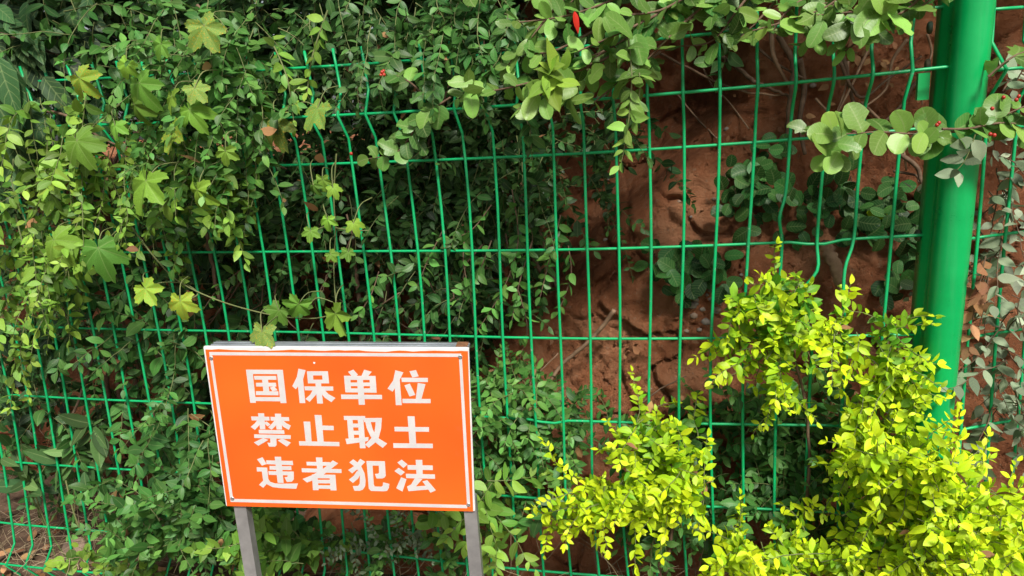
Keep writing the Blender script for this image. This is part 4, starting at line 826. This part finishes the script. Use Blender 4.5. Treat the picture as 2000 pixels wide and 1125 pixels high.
blob(pl, 860, 1080, 60, 40, .0, .12, 12, 'ellip', 'mid', .026, .015, (.08, .16), (0, -.4, .4), .7, .2, (.2, .9))
for x in (850, 900): branch(pl, [(x, 1040, -.04), (x - 10, 1000, -.05), (x + 20, 1010, -.06), (x + 5, 1060, -.06)], 'oval', 'lime', .034, .024, (.2, .8))
pl.build(120)
pl = Plant('ground_plant', 'trailing green sprigs at the foot of the right sign leg', (-.75, -.05, 0), 'plant')
blob(pl, 960, 1000, 20, 80, -.1, .0, 10, 'ellip', 'lime', .036, .022, (.1, .16), (0, -.3, -.5), .5, .3, (.1, .8))
branch(pl, [(1080, 960, -.05), (1075, 1000, -.06), (1050, 1015, -.06), (1015, 1040, -.06)], 'ovate', 'mid', .036, .02, (.2, .7)); branch(pl, [(960, 960, -.06), (950, 1040, -.07), (955, 1110, -.07)], 'ovate', 'lime', .036, .024, (.2, .8)); branch(pl, [(1290, 1020, -.05), (1275, 1060, -.06), (1270, 1110, -.06)], 'ovate', 'mid', .032, .02, (.2, .8))
pl.build(80)

# ------------------------------------------------------------------ sticks, roots, stones, litter
def stick(name, pts, r0, r1, mat, label, cat, sides=7):
    p_ = smoothpath([Vector(q) if len(q) == 3 and not isinstance(q, tuple) else U(*q) for q in pts], 7); n_ = len(p_)
    for i in range(1, n_ - 1): p_[i] = p_[i] + rv(r0 * .18)
    v, f = tube(p_, [r0 + (r1 - r0) * i / (n_ - 1) for i in range(n_)], sides); return tag(mesh_obj(name, v, f, mat, None, True), label, cat)
def B(x, y, lift): p_ = bankpt(x, y, lift); return (x, y, p_.y)
stick('dead_stick', [B(1070, 755, .05), B(1095, 715, .06), B(1145, 672, .07), B(1175, 640, .08), B(1200, 605, .09)], .0045, .0055, M['root'], 'bare pale stick leaning on the red soil right of the sign', 'stick')
stick('broken_branch', [B(1612, 480, .03), B(1630, 520, .05), B(1650, 575, .06)], .014, .012, M['root'], 'thick broken pale branch stub sticking out of the soil near the post', 'stick', 9)
rl = ['forked bare root on the soil under the upper right wires', 'long thin bare root slanting across the dark soil, upper right', 'bare root arching from the top edge towards the post', 'thin bare stem running down the soil beside the round leaves', 'crooked bare twig behind the wires next to the post', 'thin dry twig reaching up from the low shrub right of the sign', 'bare twig low on the soil above the golden clump']
rp = [[B(1390, 90, .06), B(1460, 150, .06), B(1500, 170, .05), B(1545, 190, .04)], [B(1290, 105, .05), B(1400, 160, .05), B(1460, 180, .05), B(1540, 186, .04)], [B(1520, 70, .08), B(1550, 130, .07), B(1540, 220, .05), B(1535, 290, .03)], [B(1320, 180, .05), B(1360, 230, .04), B(1400, 270, .03)], [B(1640, 120, .08), B(1680, 190, .06), B(1740, 150, .07), B(1800, 110, .08)], [(998, 1120, .05), (1000, 1000, .1), (1020, 850, .12), (1030, 760, .14), (1090, 690, .15)], [B(1250, 790, .05), B(1290, 760, .05), B(1340, 735, .05)]]
for k, (lb, pp) in enumerate(zip(rl, rp)): stick('bare_root' if k < 4 else 'bare_twig', pp, [.006, .004, .007, .003, .004, .0018, .0022][k], [.003, .002, .005, .002, .002, .0014, .0012][k], M['root' if k % 2 else 'bark'], lb, 'root' if k < 4 else 'twig')
tang = empty('root_tangle', bankpt(1700, 200), 'tangle of bare brown roots and stems on the soil left of the post top', 'roots')
for x0, y0, x1, y1, r0 in ((1620, 60, 1690, 260, .006), (1700, 60, 1640, 240, .004), (1780, 80, 1700, 210, .004), (1830, 120, 1720, 260, .005), (1560, 110, 1570, 300, .008), (1500, 60, 1560, 180, .006), (1680, 200, 1780, 330, .004), (1760, 300, 1830, 380, .006), (1740, 330, 1800, 360, .004), (1820, 60, 1790, 200, .003), (1590, 200, 1680, 260, .003), (1440, 70, 1560, 150, .004), (1660, 120, 1600, 290, .003), (1350, 110, 1450, 250, .003)):
    pts = [bankpt(x0 + (x1 - x0) * t + random.uniform(-14, 14), y0 + (y1 - y0) * t + random.uniform(-8, 8), random.uniform(.025, .07)) for t in (0, .33, .66, 1)]
    p_ = smoothpath(pts, 5); v, f = tube(p_, [r0 * (1 - .5 * i / len(p_)) for i in range(len(p_))], 6); mesh_obj('root', v, f, M[random.choice(('root', 'bark', 'root'))], tang, True)
def rockmesh(name, c, r, sq, mat, seed, parent=None, sub=2):
    bm = bmesh.new(); bmesh.ops.create_icosphere(bm, subdivisions=sub, radius=1)
    for v in bm.verts:
        k = 1 + .28 * noise.noise(v.co * 1.3 + Vector((seed, 0, 0))) + .12 * noise.noise(v.co * 3.5 + Vector((0, seed, 0)))
        v.co = Vector((v.co.x * r * sq[0], v.co.y * r * sq[1], v.co.z * r * sq[2])) * k + Vector(c)
    me = bpy.data.meshes.new(name); bm.to_mesh(me); bm.free(); me.materials.append(mat); me.polygons.foreach_set('use_smooth', [True] * len(me.polygons)); return link(name, me, parent)
c = U(150, 1078, .13); tag(rockmesh('rock', (c.x, c.y, max(.015, c.z)), .036, (1.1, .9, .8), M['stone'], 3.3, None, 4), 'rounded brown rock in the dry grass at lower left', 'rock')
c = U(1050, 1045, .12); tag(rockmesh('rock', (c.x, c.y, .05), .085, (1.3, .9, .8), M['soil'], 8.8, None, 4), 'smooth reddish boulder behind the wires right of the sign leg', 'rock')
for k in range(46):        # stones set in the bank
    if k < 20: x, y, r = random.gauss(1375, 22), random.gauss(610, 22), random.uniform(.004, .011)
    else: x, y, r = random.uniform(1100, 1780), random.uniform(150, 780), random.uniform(.003, .008)
    P = bankpt(x, y, 0); rockmesh('pebble', P, r, (1.2, .7, .9), M['pebble' if k % 3 else 'stone'], k, bank, 1)
V, F = [], []
for _ in range(3200):
    P = bankpt(random.uniform(1000, 1860), random.uniform(60, 800), 0); r = .0016 + .005 * random.random() ** 3; o_ = len(V); a0 = [random.uniform(.6, 1.4) for _ in range(6)]
    for k, dv in enumerate(((1, 0, 0), (-1, 0, 0), (0, 1, 0), (0, -1, 0), (0, 0, 1), (0, 0, -1))): V.append(P + (Vector(dv) + rv(.25)) * (r * a0[k]))
    F += [tuple(o_ + i for i in q) for q in ((0, 2, 4), (2, 1, 4), (1, 3, 4), (3, 0, 4), (2, 0, 5), (1, 2, 5), (3, 1, 5), (0, 3, 5))]
mesh_obj('soil_crumbs', V, F, M['soil'], bank)['kind'] = 'stuff'
# dry grass and litter
def straw(label, spots):
    V, F = [], []
    for (cx, cy, rx, ry, y0, y1, n_, lmin, lmax, d0) in spots:
        for _ in range(n_):
            P = U(random.gauss(cx, rx), random.gauss(cy, ry), random.uniform(y0, y1)); P.z = max(P.z * .5, .004); d = (Vector(d0) + rv(.7)).normalized(); ln = random.uniform(lmin, lmax); pp = [P]
            for _ in range(5): d = (d + Vector((0, 0, -.12)) + rv(.12)).normalized(); q = pp[-1] + d * ln / 5; q.z = max(q.z, .004); pp.append(q)
            v, f = tube(pp, [.0012 * (1 - .15 * i) for i in range(6)], 3, False); o = len(V); V += v; F += [tuple(i + o for i in q) for q in f]
    tag(mesh_obj('dry_grass', V, F, M['straw'], None, True), label, 'grass', kind='stuff')
straw('tangle of dry straw on the ground along the foot of the fence', [(100, 1060, 120, 40, -.05, .3, 170, .08, .25, (.3, 0, .5)), (230, 950, 50, 60, .05, .25, 40, .1, .3, (-.2, 0, .8)), (1000, 1100, 120, 25, -.1, .1, 60, .08, .25, (.6, -.1, .3)), (1350, 1090, 150, 30, -.05, .2, 70, .08, .25, (.2, 0, .7)), (1650, 1040, 60, 60, .0, .2, 40, .1, .25, (.1, 0, .8)), (1960, 940, 40, 50, .0, .2, 60, .1, .25, (.2, 0, .6)), (800, 1090, 120, 20, .0, .2, 40, .06, .2, (.2, 0, .5))])
pl = Plant('litter_and_sun_flecks', 'fallen brown leaves scattered on the soil under the fence, some on the bank standing for sun flecks', (-1.2, .1, 0), 'leaf litter')
for _ in range(420):
    X, Y = random.uniform(-2.6, .5), random.uniform(-.25, .4); pl.leaf((X, Y, groundz(X, Y) + .006 + .02 * random.random()), (random.gauss(0, 1), random.gauss(0, 1), random.gauss(0, .25)), (random.gauss(0, .4), random.gauss(0, .4), 1), random.uniform(.025, .05), 'ovate', 'dry', random.random())
for _ in range(60):  # dry leaves on the bank; those upper right stand in for sun patches
    x, y = random.choice(((random.uniform(1250, 1800), random.uniform(80, 350)), (random.uniform(1050, 1750), random.uniform(650, 800)), (random.gauss(1720, 50), random.gauss(130, 40)))); an = random.uniform(0, 6.28)
    pl.leaf(bankpt(x, y, .012), (math.cos(an), -.3, math.sin(an)), (0, -1, .5), random.uniform(.012, .03), 'ovate', 'dry', random.uniform(.3, 1))
pl.build(60)
for o_ in list(pl.root.children):
    if o_.name.startswith('foliage'): o_.name = 'loose_litter_and_flecks'
stick('dry_stalk', [(205, 1130, -.06), (285, 1080, -.05), (308, 1062, -.05)], .003, .0035, M['straw'], 'pale broken straw-coloured stalk among the light green clump', 'stalk')
